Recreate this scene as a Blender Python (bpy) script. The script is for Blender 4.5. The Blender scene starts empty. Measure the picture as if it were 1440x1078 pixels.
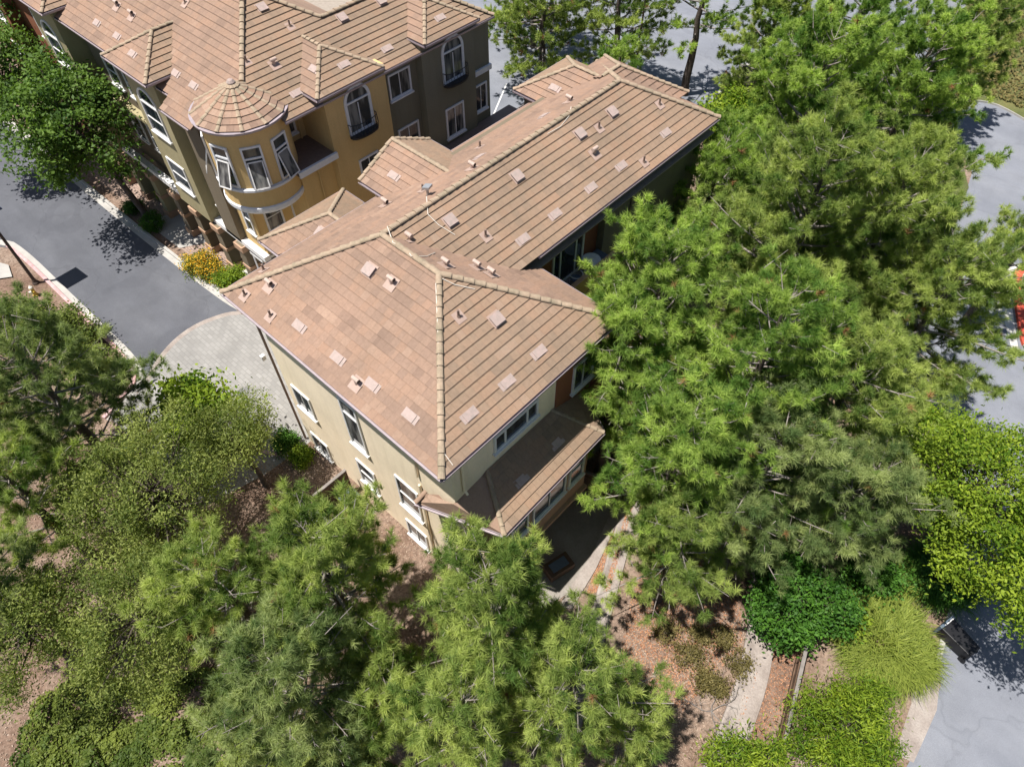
import bpy, math, random
import numpy as np
from mathutils import Matrix, Vector
random.seed(7)
rng = np.random.default_rng(11)
SC = bpy.context.scene
COL = SC.collection

# ------------------------------------------------------------------ camera model (drone, 24 mm equivalent)
MB_ = np.array([[0.73684841, 0.67605298, -0.00260713],
                [0.53494939, -0.58540514, -0.60920438],
                [-0.41338066, 0.44749659, -0.79300897]])
FP, CX, CY, HC = 990.0, 720.0, 539.0, 29.9
C0 = np.array([0, 0, HC])
def ray(px, py): return MB_.T @ np.array([(px - CX) / FP, (py - CY) / FP, 1.0])
def at(px, py, z=0.0):
    d = ray(px, py); return C0 + d * (z - HC) / d[2]
def onX(px, py, X):
    d = ray(px, py); return C0 + d * X / d[0]
def onY(px, py, Y):
    d = ray(px, py); return C0 + d * Y / d[1]
def onP(px, py, p0, n):
    d = ray(px, py); n = np.array(n, float); p0 = np.array(p0, float)
    return C0 + d * (n @ (p0 - C0)) / (n @ d)
def V(*a): return np.array(a, float)
def unit(v): return np.asarray(v, float) / np.linalg.norm(v)

cam_d = bpy.data.cameras.new('camera'); cam = bpy.data.objects.new('camera', cam_d); COL.objects.link(cam)
R = MB_
m = Matrix(((R[0][0], -R[1][0], -R[2][0], 0), (R[0][1], -R[1][1], -R[2][1], 0), (R[0][2], -R[1][2], -R[2][2], HC), (0, 0, 0, 1)))
cam.matrix_world = m
cam_d.sensor_width = 36; cam_d.lens = 36 * FP / 1440; cam_d.clip_end = 2000; cam_d.clip_start = 0.1
SC.camera = cam

# ------------------------------------------------------------------ light
world = bpy.data.worlds.new('World'); SC.world = world; world.use_nodes = True
nt = world.node_tree; nt.nodes.clear()
sky = nt.nodes.new('ShaderNodeTexSky'); sky.sky_type = 'NISHITA'; sky.sun_disc = False
LD = unit((.19, .29, -1))            # direction the sunlight travels
sky.sun_elevation = math.asin(-LD[2]); sky.sun_rotation = math.atan2(-LD[0], -LD[1])
bg = nt.nodes.new('ShaderNodeBackground'); bg.inputs['Strength'].default_value = 0.06
wo = nt.nodes.new('ShaderNodeOutputWorld'); nt.links.new(sky.outputs[0], bg.inputs[0]); nt.links.new(bg.outputs[0], wo.inputs[0])
sd = bpy.data.lights.new('sun', 'SUN'); sd.energy = 5.0; sd.angle = math.radians(.53); sd.color = (1, .955, .89)
so = bpy.data.objects.new('sun', sd); COL.objects.link(so); so.location = (0, -30, 60)
so.rotation_euler = Vector(LD).to_track_quat('-Z', 'Y').to_euler()
SC.view_settings.view_transform = 'Standard'; SC.view_settings.look = 'None'
SC.view_settings.exposure = 0.70; SC.view_settings.gamma = 1

# ------------------------------------------------------------------ materials
def newmat(name):
    mt = bpy.data.materials.new(name); mt.use_nodes = True
    t = mt.node_tree; b = t.nodes['Principled BSDF']; return mt, t, b
def N(t, kind, **kw):
    n = t.nodes.new(kind)
    for k, v in kw.items(): setattr(n, k, v)
    return n
def ramp(t, fac, stops):
    r = N(t, 'ShaderNodeValToRGB'); e = r.color_ramp.elements
    while len(e) < len(stops): e.new(.5)
    for i, (p, c) in enumerate(stops):
        e[i].position = p; e[i].color = (*c, 1)
    t.links.new(fac, r.inputs[0]); return r.outputs[0]
def noise(t, vec, scale, detail=4, rough=.55):
    n = N(t, 'ShaderNodeTexNoise'); n.inputs['Scale'].default_value = scale
    n.inputs['Detail'].default_value = detail; n.inputs['Roughness'].default_value = rough
    t.links.new(vec, n.inputs['Vector']); return n.outputs[0]
def mix(t, a, b, fac, mode='MIX'):
    n = N(t, 'ShaderNodeMix', data_type='RGBA', blend_type=mode)
    for s, v in ((0, fac), (6, a), (7, b)):
        if isinstance(v, (int, float)): n.inputs[s].default_value = v
        elif isinstance(v, tuple): n.inputs[s].default_value = (*v, 1)
        else: t.links.new(v, n.inputs[s])
    return n.outputs[2]
def math_(t, op, a, b=0.0):
    n = N(t, 'ShaderNodeMath', operation=op)
    for i, v in enumerate((a, b)):
        if isinstance(v, (int, float)): n.inputs[i].default_value = v
        else: t.links.new(v, n.inputs[i])
    return n.outputs[0]
def bump(t, b, h, strength=.3, dist=.02):
    n = N(t, 'ShaderNodeBump'); n.inputs['Strength'].default_value = strength; n.inputs['Distance'].default_value = dist
    t.links.new(h, n.inputs['Height']); t.links.new(n.outputs[0], b.inputs['Normal'])
def objco(t): return N(t, 'ShaderNodeTexCoord').outputs['Object']
def geo(t): return N(t, 'ShaderNodeNewGeometry').outputs['Position']

def mat_noise(name, stops, scale=1.5, rough=.85, bscale=30, bstr=.25, bdist=.02, fine=None, spec=.3):
    mt, t, b = newmat(name); p = geo(t)
    c = ramp(t, noise(t, p, scale, 6, .62), stops)
    if fine:
        f = ramp(t, noise(t, p, fine[0], 3, .7), [(.3, (fine[1],) * 3), (.7, (fine[2],) * 3)])
        c = mix(t, c, f, 1.0, 'MULTIPLY')
    t.links.new(c, b.inputs['Base Color']); b.inputs['Roughness'].default_value = rough
    b.inputs['Specular IOR Level'].default_value = spec
    bump(t, b, noise(t, p, bscale, 4), bstr, bdist)
    return mt
def mat_plain(name, col, rough=.6, metal=0, var=.12, scale=6, spec=.4):
    c0 = tuple(x * (1 - var) for x in col); c1 = tuple(min(1, x * (1 + var)) for x in col)
    mt, t, b = newmat(name)
    t.links.new(ramp(t, noise(t, geo(t), scale, 4), [(.3, c0), (.7, c1)]), b.inputs['Base Color'])
    b.inputs['Roughness'].default_value = rough; b.inputs['Metallic'].default_value = metal
    b.inputs['Specular IOR Level'].default_value = spec
    return mt

def mat_tile(name, cols, gap=.26):
    """concrete roof tile: uv = (metres along the eave / tile width, course number)"""
    mt, t, b = newmat(name)
    uv = N(t, 'ShaderNodeUVMap'); uv.uv_map = 'UVMap'
    sx = N(t, 'ShaderNodeSeparateXYZ'); t.links.new(uv.outputs[0], sx.inputs[0])
    row = math_(t, 'FLOOR', math_(t, 'ADD', sx.outputs[1], .001))
    wn = N(t, 'ShaderNodeTexWhiteNoise', noise_dimensions='1D'); t.links.new(row, wn.inputs['W'])
    u = math_(t, 'ADD', sx.outputs[0], math_(t, 'MULTIPLY', wn.outputs[0], 1.0))
    cell = math_(t, 'FLOOR', u)
    cb = N(t, 'ShaderNodeCombineXYZ'); t.links.new(cell, cb.inputs[0]); t.links.new(row, cb.inputs[1])
    w2 = N(t, 'ShaderNodeTexWhiteNoise', noise_dimensions='2D'); t.links.new(cb.outputs[0], w2.inputs['Vector'])
    # a few neighbouring tiles share a batch colour
    cell3 = math_(t, 'FLOOR', math_(t, 'DIVIDE', math_(t, 'ADD', u, math_(t, 'MULTIPLY', wn.outputs[0], 7)), 3.0))
    cb3 = N(t, 'ShaderNodeCombineXYZ'); t.links.new(cell3, cb3.inputs[0]); t.links.new(row, cb3.inputs[1])
    w3 = N(t, 'ShaderNodeTexWhiteNoise', noise_dimensions='2D'); t.links.new(cb3.outputs[0], w3.inputs['Vector'])
    k = math_(t, 'ADD', math_(t, 'MULTIPLY', w2.outputs[0], .42), math_(t, 'MULTIPLY', w3.outputs[0], .58))
    c = ramp(t, k, cols)
    g = noise(t, geo(t), .35, 3); c = mix(t, c, ramp(t, g, [(.35, (.88, .89, .88)), (.65, (1.06, 1.04, 1.02))]), 1.0, 'MULTIPLY')
    g2 = noise(t, geo(t), 9, 5, .7); c = mix(t, c, ramp(t, g2, [(.3, (.86, .86, .86)), (.7, (1.08, 1.08, 1.08))]), 1.0, 'MULTIPLY')
    fr = math_(t, 'FRACT', u)
    edge = math_(t, 'LESS_THAN', fr, .055)
    c = mix(t, c, (.5, .46, .44), math_(t, 'MULTIPLY', edge, gap), 'MULTIPLY')
    t.links.new(c, b.inputs['Base Color']); b.inputs['Roughness'].default_value = .9; b.inputs['Specular IOR Level'].default_value = .2
    bump(t, b, math_(t, 'ADD', math_(t, 'MULTIPLY', g2, .3), math_(t, 'MULTIPLY', edge, -1.0)), .5, .02)
    return mt

def mat_leaf(name, c_lo, c_hi, trans=.35, rough=.6):
    mt, t, b = newmat(name)
    a = N(t, 'ShaderNodeAttribute', attribute_name='tint')
    c = ramp(t, a.outputs['Fac'], [(0, c_lo), (1, c_hi)])
    t.links.new(c, b.inputs['Base Color']); b.inputs['Roughness'].default_value = rough
    b.inputs['Specular IOR Level'].default_value = .25
    tr = N(t, 'ShaderNodeBsdfTranslucent')
    c2 = mix(t, c, (1.25, 1.35, .55), 1.0, 'MULTIPLY'); t.links.new(c2, tr.inputs[0])
    ms = N(t, 'ShaderNodeMixShader'); ms.inputs[0].default_value = trans
    t.links.new(b.outputs[0], ms.inputs[1]); t.links.new(tr.outputs[0], ms.inputs[2])
    t.links.new(ms.outputs[0], t.nodes['Material Output'].inputs[0])
    return mt

def mat_glass(name, lo=(.012, .018, .024), hi=(.05, .06, .065)):
    mt, t, b = newmat(name)
    p = objco(t)
    mp = N(t, 'ShaderNodeMapping'); mp.inputs['Scale'].default_value = (3.1, 3.1, .6); t.links.new(geo(t), mp.inputs[0])
    t.links.new(ramp(t, noise(t, mp.outputs[0], .9, 2), [(.42, lo), (.62, hi)]), b.inputs['Base Color'])
    b.inputs['Roughness'].default_value = .06; b.inputs['Specular IOR Level'].default_value = .6
    return mt

M = {}
M['tile'] = mat_tile('roof_tile', [(0, (.205, .138, .105)), (.25, (.245, .166, .126)), (.5, (.270, .182, .136)), (.75, (.285, .184, .132)), (1, (.305, .212, .160))])
M['tile_olive'] = mat_tile('roof_tile_tan', [(0, (0.220, 0.160, 0.116)), (.25, (0.248, 0.178, 0.128)), (.5, (0.268, 0.188, 0.132)), (.8, (0.280, 0.186, 0.128)), (1, (0.288, 0.210, 0.156))])
M['ridge'] = mat_noise('ridge_tile', [(.3, (.235, .195, .135)), (.5, (.315, .245, .175)), (.7, (.36, .265, .19))], 1.4, .9, 25, .3, .02, (7, .8, 1.15))
M['ventile'] = mat_noise('vent_tile_clay', [(.3, (0.292, 0.243, 0.216)), (.7, (0.401, 0.303, 0.273))], 6, .85, 30, .2)
M['flash'] = mat_noise('flashing_metal', [(.3, (0.318, 0.227, 0.186)), (.7, (0.378, 0.280, 0.235))], 4, .6, 30, .1)
M['pipe'] = mat_plain('vent_pipe_brown', (.18, .125, .10), .6)
M['pipe_light'] = mat_plain('vent_pipe_tan', (.42, .32, .27), .55)
M['black'] = mat_plain('black_plastic', (.012, .012, .014), .45)
M['iron'] = mat_plain('wrought_iron', (.015, .016, .02), .5)
def stucco(name, c):
    mt = mat_noise(name, [(.25, tuple(x * .88 for x in c)), (.75, tuple(min(1, x * 1.08) for x in c))], .45, .92, 55, .35, .012, (14, .94, 1.04), .2)
    t = mt.node_tree; b = t.nodes['Principled BSDF']; old = b.inputs['Base Color'].links[0].from_socket
    mp = N(t, 'ShaderNodeMapping'); mp.inputs['Scale'].default_value = (2.2, 2.2, .16); t.links.new(geo(t), mp.inputs[0])
    s = ramp(t, noise(t, mp.outputs[0], 1.1, 5, .65), [(.36, (.86, .84, .80)), (.5, (1, 1, 1)), (.7, (1.03, 1.03, 1.02))])
    t.links.new(mix(t, old, s, .38, 'MULTIPLY'), b.inputs['Base Color']); return mt
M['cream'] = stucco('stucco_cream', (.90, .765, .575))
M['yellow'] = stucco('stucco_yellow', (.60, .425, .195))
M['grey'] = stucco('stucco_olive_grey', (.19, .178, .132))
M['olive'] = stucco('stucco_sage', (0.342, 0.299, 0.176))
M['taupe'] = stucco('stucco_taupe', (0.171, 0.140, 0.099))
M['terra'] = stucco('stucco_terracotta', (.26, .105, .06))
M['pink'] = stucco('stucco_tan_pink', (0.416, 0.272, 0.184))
M['white'] = mat_plain('white_trim', (0.702, 0.693, 0.684), .5, var=.06)
M['bluetrim'] = mat_plain('pale_window_trim', (.66, .67, .70), .5, var=.06)
M['gutter'] = mat_plain('gutter_metal', (.33, .28, .30), .45, var=.08)
M['soffit'] = mat_plain('soffit_board', (.28, .24, .20), .8)
M['glass'] = mat_glass('window_glass')
M['glass_light'] = mat_glass('window_glass_with_curtain', (.03, .035, .04), (.22, .22, .21))
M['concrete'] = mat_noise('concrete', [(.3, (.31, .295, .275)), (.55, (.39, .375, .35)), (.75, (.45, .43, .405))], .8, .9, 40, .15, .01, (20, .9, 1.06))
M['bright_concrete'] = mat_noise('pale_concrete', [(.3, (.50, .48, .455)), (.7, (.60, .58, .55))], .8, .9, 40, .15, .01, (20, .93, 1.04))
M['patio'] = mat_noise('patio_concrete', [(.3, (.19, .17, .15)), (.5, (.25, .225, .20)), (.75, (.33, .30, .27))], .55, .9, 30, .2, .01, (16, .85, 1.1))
M['oldconcrete'] = mat_noise('weathered_concrete', [(.25, (.20, .165, .145)), (.5, (.285, .245, .22)), (.75, (.36, .32, .29))], 1.3, .92, 30, .35, .02, (14, .8, 1.12))
M['curb_red'] = mat_noise('faded_red_curb_paint', [(.3, (0.391, 0.204, 0.204)), (.5, (0.493, 0.306, 0.306)), (.68, (0.561, 0.425, 0.416))], 2.2, .85, 30, .15, .01, (16, .85, 1.08))
M['curb_bright'] = mat_noise('red_curb_paint', [(.3, (.45, .055, .035)), (.7, (.55, .10, .06))], 2.2, .8, 30, .1, .01)
M['bark'] = mat_noise('pine_bark', [(.3, (.055, .042, .035)), (.55, (.10, .08, .068)), (.8, (.16, .13, .115))], 3, .95, 18, .6, .04)
M['branch'] = mat_noise('pale_branch_bark', [(.3, (.15, .125, .11)), (.6, (.28, .25, .23)), (.85, (.42, .39, .37))], 3, .95, 24, .5, .02)
M['wood'] = mat_noise('fence_wood', [(.3, (.075, .045, .030)), (.55, (.12, .075, .050)), (.8, (.18, .115, .078))], 2.2, .9, 22, .4, .02)
M['woodgrey'] = mat_noise('weathered_wood', [(.3, (.13, .115, .105)), (.7, (.24, .215, .20))], 2.2, .9, 22, .4, .02)
M['yellowpaint'] = mat_plain('hydrant_yellow_paint', (.52, .36, .055), .45)
M['whitepaint'] = mat_plain('hydrant_white_paint', (.68, .66, .58), .5)
M['bluegrey'] = mat_plain('slate_blue_plastic', (.085, .115, .155), .45)
M['tablewhite'] = mat_plain('white_table_top', (.62, .66, .70), .35)
M['wire'] = mat_plain('rusty_wire', (.16, .12, .10), .6)
M['cable'] = mat_plain('white_cable', (.62, .57, .50), .5)
M['panel'] = mat_plain('solar_panel_glass', (.010, .014, .03), .12)
M['polebrown'] = mat_plain('bronze_pole_paint', (.055, .038, .030), .5)
M['steel'] = mat_plain('galvanised_steel', (.38, .39, .40), .45, .6)
M['greenbox'] = mat_plain('utility_lid_green', (.20, .23, .22), .7)
M['manhole'] = mat_plain('cast_iron_cover', (.17, .165, .17), .6, .3)

def mat_soil():
    mt, t, b = newmat('soil'); p = geo(t)
    c = ramp(t, noise(t, p, .28, 8, .62), [(.30, (.135, .095, .075)), (.45, (.205, .152, .122)), (.58, (.265, .215, .180)), (.72, (.32, .275, .24))])
    l = ramp(t, noise(t, p, 5.5, 6, .75), [(.38, (.62, .58, .55)), (.52, (1, 1, 1)), (.68, (1.18, 1.12, 1.06))])
    c = mix(t, c, l, 1.0, 'MULTIPLY')
    vo = N(t, 'ShaderNodeTexVoronoi'); vo.inputs['Scale'].default_value = 14; t.links.new(p, vo.inputs['Vector'])
    lit = ramp(t, vo.outputs['Color'], [(.2, (.8, .72, .66)), (.8, (1.12, 1.02, .95))]); c = mix(t, c, lit, .8, 'MULTIPLY')
    t.links.new(c, b.inputs['Base Color']); b.inputs['Roughness'].default_value = .97; b.inputs['Specular IOR Level'].default_value = .1
    bump(t, b, noise(t, p, 9, 8, .7), .7, .08); return mt
M['soil'] = mat_soil()
def mat_asphalt(name, a, bcol, cc, wear=.18):
    mt, t, b = newmat(name); p = geo(t)
    mp = N(t, 'ShaderNodeMapping'); mp.inputs['Rotation'].default_value = (0, 0, .03); mp.inputs['Scale'].default_value = (.10, .33, 1); t.links.new(p, mp.inputs[0])
    c = ramp(t, noise(t, mp.outputs[0], 1.2, 5, .6), [(.3, a), (.5, bcol), (.72, cc)])
    s = ramp(t, noise(t, p, .5, 7, .68), [(.35, (1 - wear,) * 3), (.65, (1 + wear * .8,) * 3)]); c = mix(t, c, s, 1.0, 'MULTIPLY')
    g = ramp(t, noise(t, p, 38, 3, .8), [(.3, (.78,) * 3), (.7, (1.22,) * 3)]); c = mix(t, c, g, 1.0, 'MULTIPLY')
    wp = N(t, 'ShaderNodeMix', data_type='VECTOR'); wp.inputs[0].default_value = .12; t.links.new(p, wp.inputs[4])
    nz = N(t, 'ShaderNodeTexNoise'); nz.inputs['Scale'].default_value = .7; t.links.new(p, nz.inputs['Vector'])
    va = N(t, 'ShaderNodeVectorMath', operation='MULTIPLY_ADD'); t.links.new(nz.outputs['Color'], va.inputs[0]); va.inputs[1].default_value = (2.2, 2.2, 0); t.links.new(p, va.inputs[2])
    vo = N(t, 'ShaderNodeTexVoronoi', feature='DISTANCE_TO_EDGE'); vo.inputs['Scale'].default_value = .16; t.links.new(va.outputs[0], vo.inputs['Vector'])
    crk = ramp(t, vo.outputs['Distance'], [(.0, (.62, .62, .63)), (.006, (.8, .8, .8)), (.010, (1, 1, 1))]); c = mix(t, c, crk, .30, 'MULTIPLY')
    pt = ramp(t, noise(t, p, .22, 2, .4), [(.60, (1, 1, 1)), (.615, (.86, .86, .87)), (.69, (.86, .86, .87)), (.70, (1, 1, 1))]); c = mix(t, c, pt, .55, 'MULTIPLY')
    t.links.new(c, b.inputs['Base Color']); b.inputs['Roughness'].default_value = .9; b.inputs['Specular IOR Level'].default_value = .2
    bump(t, b, noise(t, p, 60, 3), .25, .01); return mt
M['asphalt'] = mat_asphalt('asphalt_street', (.085, .089, .103), (.098, .102, .117), (.115, .119, .134), .10)
M['asphalt_far'] = mat_asphalt('asphalt_weathered', (.160, .170, .198), (.182, .192, .220), (.208, .216, .240), .09)
def mat_paver(name, base, scale=1.0, mort=.6, rot=.0):
    mt, t, b = newmat(name); p = geo(t)
    mp = N(t, 'ShaderNodeMapping'); mp.inputs['Rotation'].default_value = (0, 0, rot); t.links.new(p, mp.inputs[0])
    br = N(t, 'ShaderNodeTexBrick'); br.inputs['Scale'].default_value = scale
    br.inputs['Color1'].default_value = (*[x * .90 for x in base], 1); br.inputs['Color2'].default_value = (*[x * 1.10 for x in base], 1)
    br.inputs['Mortar'].default_value = (*[x * mort for x in base], 1)
    br.inputs['Mortar Size'].default_value = .022; br.inputs['Brick Width'].default_value = .42; br.inputs['Row Height'].default_value = .22
    t.links.new(mp.outputs[0], br.inputs['Vector'])
    g = ramp(t, noise(t, p, .6, 6, .6), [(.3, (.84,) * 3), (.7, (1.12,) * 3)]); c = mix(t, br.outputs[0], g, 1.0, 'MULTIPLY')
    t.links.new(c, b.inputs['Base Color']); b.inputs['Roughness'].default_value = .9
    bump(t, b, math_(t, 'SUBTRACT', 1.0, br.outputs['Fac']), .3, .01); return mt
M['paver'] = mat_paver('driveway_paver', (.245, .238, .227), 1.0, .84)
M['redpaver'] = mat_paver('walk_paver_brown', (0.306, 0.221, 0.178), 1.6)
M['lawn'] = mat_noise('lawn_slope', [(.3, (0.068, 0.077, 0.027)), (.5, (0.095, 0.108, 0.036)), (.72, (0.153, 0.140, 0.054))], .8, .95, 30, .6, .05, (12, .75, 1.2))

M['pine'] = mat_leaf('pine_needles', (.080, .150, .026), (.43, .50, .135), .40)
M['pine_blue'] = mat_leaf('pine_needles_grey_green', (.080, .138, .040), (.375, .435, .165), .40)
M['pine_bright'] = mat_leaf('pine_needles_fresh_green', (.070, .160, .024), (.41, .53, .115), .40)
M['needle_dead'] = mat_leaf('pine_needles_dry', (.20, .10, .045), (.34, .19, .08), .2)
M['olive_leaf'] = mat_leaf('olive_green_leaves', (.080, .120, .022), (.33, .37, .100), .42)
M['leaf_dark'] = mat_leaf('dark_green_leaves', (.028, .088, .010), (.090, .21, .022), .30)
M['leaf_street'] = mat_leaf('street_tree_leaves', (.038, .085, .012), (.14, .23, .035), .32)
M['leaf_lime'] = mat_leaf('yellow_green_leaves', (.075, .15, .010), (.28, .36, .030), .38)
M['leaf_shrub'] = mat_leaf('shrub_leaves', (.06, .10, .016), (.20, .24, .045), .3)
M['leaf_dry'] = mat_leaf('dry_olive_leaves', (.085, .075, .022), (.22, .18, .065), .25)
M['grass'] = mat_leaf('fountain_grass', (.09, .135, .015), (.32, .37, .07), .35)
M['flower'] = mat_leaf('orange_yellow_flowers', (.55, .28, .015), (.72, .50, .03), .3)
M['litter'] = mat_leaf('fallen_leaves', (.24, .095, .045), (.48, .26, .15), .1)
M['litter_pale'] = mat_leaf('dry_litter', (.18, .125, .09), (.42, .32, .25), .1)

# ------------------------------------------------------------------ object helpers
ORG = {}
def tag(o, label=None, cat=None, group=None, kind=None):
    if label: o['label'] = label
    if cat: o['category'] = cat
    if group: o['group'] = group
    if kind: o['kind'] = kind
    return o
def thing(name, label, cat, loc=(0, 0, 0), group=None):
    o = bpy.data.objects.new(name, None); COL.objects.link(o); o.location = tuple(float(x) for x in loc)
    o.empty_display_size = .3; ORG[o.name] = V(*loc); tag(o, label, cat, group); return o

class Mesh:
    def __init__(s): s.v = []; s.f = []; s.uv = {}; s.n = 0
    def add(s, vs, fs, uvs=None):
        b = s.n; s.v.extend([tuple(map(float, p)) for p in vs]); s.n += len(vs)
        for i, fc in enumerate(fs):
            if uvs: s.uv[len(s.f)] = uvs[i]
            s.f.append([b + k for k in fc])
    def poly(s, pts, uv=None): s.add(pts, [list(range(len(pts)))], [uv] if uv else None)
    def box(s, x0, x1, y0, y1, z0, z1, rot=0, c=None):
        p = [(x, y, z) for z in (z0, z1) for y in (y0, y1) for x in (x0, x1)]
        if rot:
            c = c or ((x0 + x1) / 2, (y0 + y1) / 2); cr, sr = math.cos(rot), math.sin(rot)
            p = [(c[0] + (x - c[0]) * cr - (y - c[1]) * sr, c[1] + (x - c[0]) * sr + (y - c[1]) * cr, z) for x, y, z in p]
        s.add(p, [(0, 2, 3, 1), (4, 5, 7, 6), (0, 1, 5, 4), (2, 6, 7, 3), (0, 4, 6, 2), (1, 3, 7, 5)])
    def obox(s, o, ex, ey, ez):
        """box from corner o along vectors"""
        o, ex, ey, ez = map(np.array, (o, ex, ey, ez))
        p = [o + a * ex + b * ey + c * ez for c in (0, 1) for b in (0, 1) for a in (0, 1)]
        s.add(p, [(0, 2, 3, 1), (4, 5, 7, 6), (0, 1, 5, 4), (2, 6, 7, 3), (0, 4, 6, 2), (1, 3, 7, 5)])
    def tube(s, pts, rad, n=6, cap=True):
        pts = [np.array(p, float) for p in pts]; k = len(pts)
        rad = [rad] * k if isinstance(rad, (int, float)) else rad
        prev = None; rings = []
        for i, p in enumerate(pts):
            d = unit(pts[min(i + 1, k - 1)] - pts[max(i - 1, 0)] + 1e-9)
            a = np.cross(d, (0, 0, 1)) if prev is None else prev - d * (prev @ d)
            if np.linalg.norm(a) < 1e-4: a = np.cross(d, (1, 0, 0))
            a = unit(a); b = np.cross(d, a); prev = a
            rings.append([p + rad[i] * (math.cos(2 * math.pi * j / n) * a + math.sin(2 * math.pi * j / n) * b) for j in range(n)])
        vs = [q for r in rings for q in r]
        fs = [(i * n + j, i * n + (j + 1) % n, (i + 1) * n + (j + 1) % n, (i + 1) * n + j) for i in range(k - 1) for j in range(n)]
        if cap: fs += [tuple(range(n - 1, -1, -1)), tuple((k - 1) * n + j for j in range(n))]
        s.add(vs, fs)
    def lathe(s, c, prof, n=16):
        vs = []; k = len(prof)
        for r, z in prof:
            for j in range(n):
                a = 2 * math.pi * j / n; vs.append((c[0] + r * math.cos(a), c[1] + r * math.sin(a), c[2] + z))
        fs = [(i * n + j, i * n + (j + 1) % n, (i + 1) * n + (j + 1) % n, (i + 1) * n + j) for i in range(k - 1) for j in range(n)]
        fs += [tuple(range(n - 1, -1, -1)), tuple((k - 1) * n + j for j in range(n))]
        s.add(vs, fs)
    def build(s, name, mat, parent=None, smooth=False, bevel=0):
        org = ORG.get(parent.name, V(0, 0, 0)) if parent else V(0, 0, 0)
        me = bpy.data.meshes.new(name)
        me.from_pydata([tuple(np.array(p) - org) for p in s.v], [], s.f)
        if s.uv:
            ul = me.uv_layers.new(name='UVMap')
            for i, pg in enumerate(me.polygons):
                if i in s.uv:
                    for li, q in zip(pg.loop_indices, s.uv[i]): ul.data[li].uv = q
        me.materials.append(mat)
        if smooth: me.polygons.foreach_set('use_smooth', [True] * len(me.polygons))
        o = bpy.data.objects.new(name, me); COL.objects.link(o)
        if parent: o.parent = parent
        ORG[o.name] = org
        if bevel:
            md = o.modifiers.new('bevel', 'BEVEL'); md.width = bevel; md.segments = 2; md.limit_method = 'ANGLE'
        return o

def fast_mesh(name, verts, tris, mats, mat_idx=None, tint=None, parent=None, quads=False):
    org = ORG.get(parent.name, V(0, 0, 0)) if parent else V(0, 0, 0)
    me = bpy.data.meshes.new(name); k = tris.shape[1]
    verts = np.ascontiguousarray(verts - org, dtype=np.float32)
    me.vertices.add(len(verts)); me.vertices.foreach_set('co', verts.ravel())
    me.loops.add(tris.size); me.loops.foreach_set('vertex_index', np.ascontiguousarray(tris, dtype=np.int32).ravel())
    me.polygons.add(len(tris)); me.polygons.foreach_set('loop_start', np.arange(0, tris.size, k, dtype=np.int32))
    for mt in mats: me.materials.append(mt)
    if mat_idx is not None: me.polygons.foreach_set('material_index', np.ascontiguousarray(mat_idx, dtype=np.int32))
    if tint is not None:
        at_ = me.attributes.new('tint', 'FLOAT', 'FACE'); at_.data.foreach_set('value', np.ascontiguousarray(tint, dtype=np.float32))
    me.update(calc_edges=True)
    o = bpy.data.objects.new(name, me); COL.objects.link(o)
    if parent: o.parent = parent
    ORG[o.name] = org
    return o

# ------------------------------------------------------------------ roof tools
EXPO = 0.335; TW = 0.31
def clip(poly, k, val, keep_ge):
    out = []
    for i in range(len(poly)):
        a, b = poly[i], poly[(i + 1) % len(poly)]
        ia = a[k] >= val - 1e-9 if keep_ge else a[k] <= val + 1e-9
        ib = b[k] >= val - 1e-9 if keep_ge else b[k] <= val + 1e-9
        if ia: out.append(a)
        if ia != ib:
            t = (val - a[k]) / (b[k] - a[k]); out.append(tuple(a[j] + t * (b[j] - a[j]) for j in range(2)))
    return out
def roof_face(mb, pts, e0, e1, thick=.041, offs=0.0):
    """stepped tile courses on the plane of pts; e0-e1 lies along the eave"""
    pts = [V(*p) for p in pts]; e = V(*e1) - V(*e0); e[2] = 0; e = unit(e)
    c = sum(pts) / len(pts); nn = V(0, 0, 0)
    for i in range(len(pts)): nn += np.cross(pts[i] - c, pts[(i + 1) % len(pts)] - c)
    n = unit(nn); n = n if n[2] > 0 else -n
    e = unit(e - n * (e @ n)); s_ = np.cross(n, e)
    if s_[2] < 0: e = -e; s_ = -s_
    o = V(*e0)
    P = [((p - o) @ e, (p - o) @ s_) for p in pts]
    b0 = min(p[1] for p in P); b1 = max(p[1] for p in P)
    kk = 0; b = b0
    def w(a, bb, h): return o + a * e + bb * s_ + n * (h + offs)
    while b < b1 - .02:
        q = clip(clip(P, 1, b, True), 1, b + EXPO, False)
        if len(q) >= 3:
            top = [w(a, bb, thick * (1 - (bb - b) / EXPO) + .004) for a, bb in q]
            mb.add(top, [list(range(len(q)))], [[(a / TW, kk + min(.98, max(.02, (bb - b) / EXPO))) for a, bb in q]])
            low = [p for p in q if abs(p[1] - b) < 1e-4]
            if len(low) >= 2:
                a0, a1 = min(p[0] for p in low), max(p[0] for p in low)
                t_ = thick + .004; uvq = [(a0 / TW, kk + .02), (a1 / TW, kk + .02), (a1 / TW, kk + .02), (a0 / TW, kk + .02)]
                mb.add([w(a0, b + .035, -.01), w(a1, b + .035, -.01), w(a1, b + .035, t_ - .014), w(a0, b + .035, t_ - .014), w(a0, b, t_ - .014), w(a1, b, t_ - .014), w(a1, b, t_), w(a0, b, t_)],
                       [[0, 1, 2, 3], [3, 2, 5, 4], [4, 5, 6, 7]], [uvq, uvq, uvq])
        b += EXPO; kk += 1
    # underside
    mb.poly([p - n * .06 for p in pts][::-1])
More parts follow.
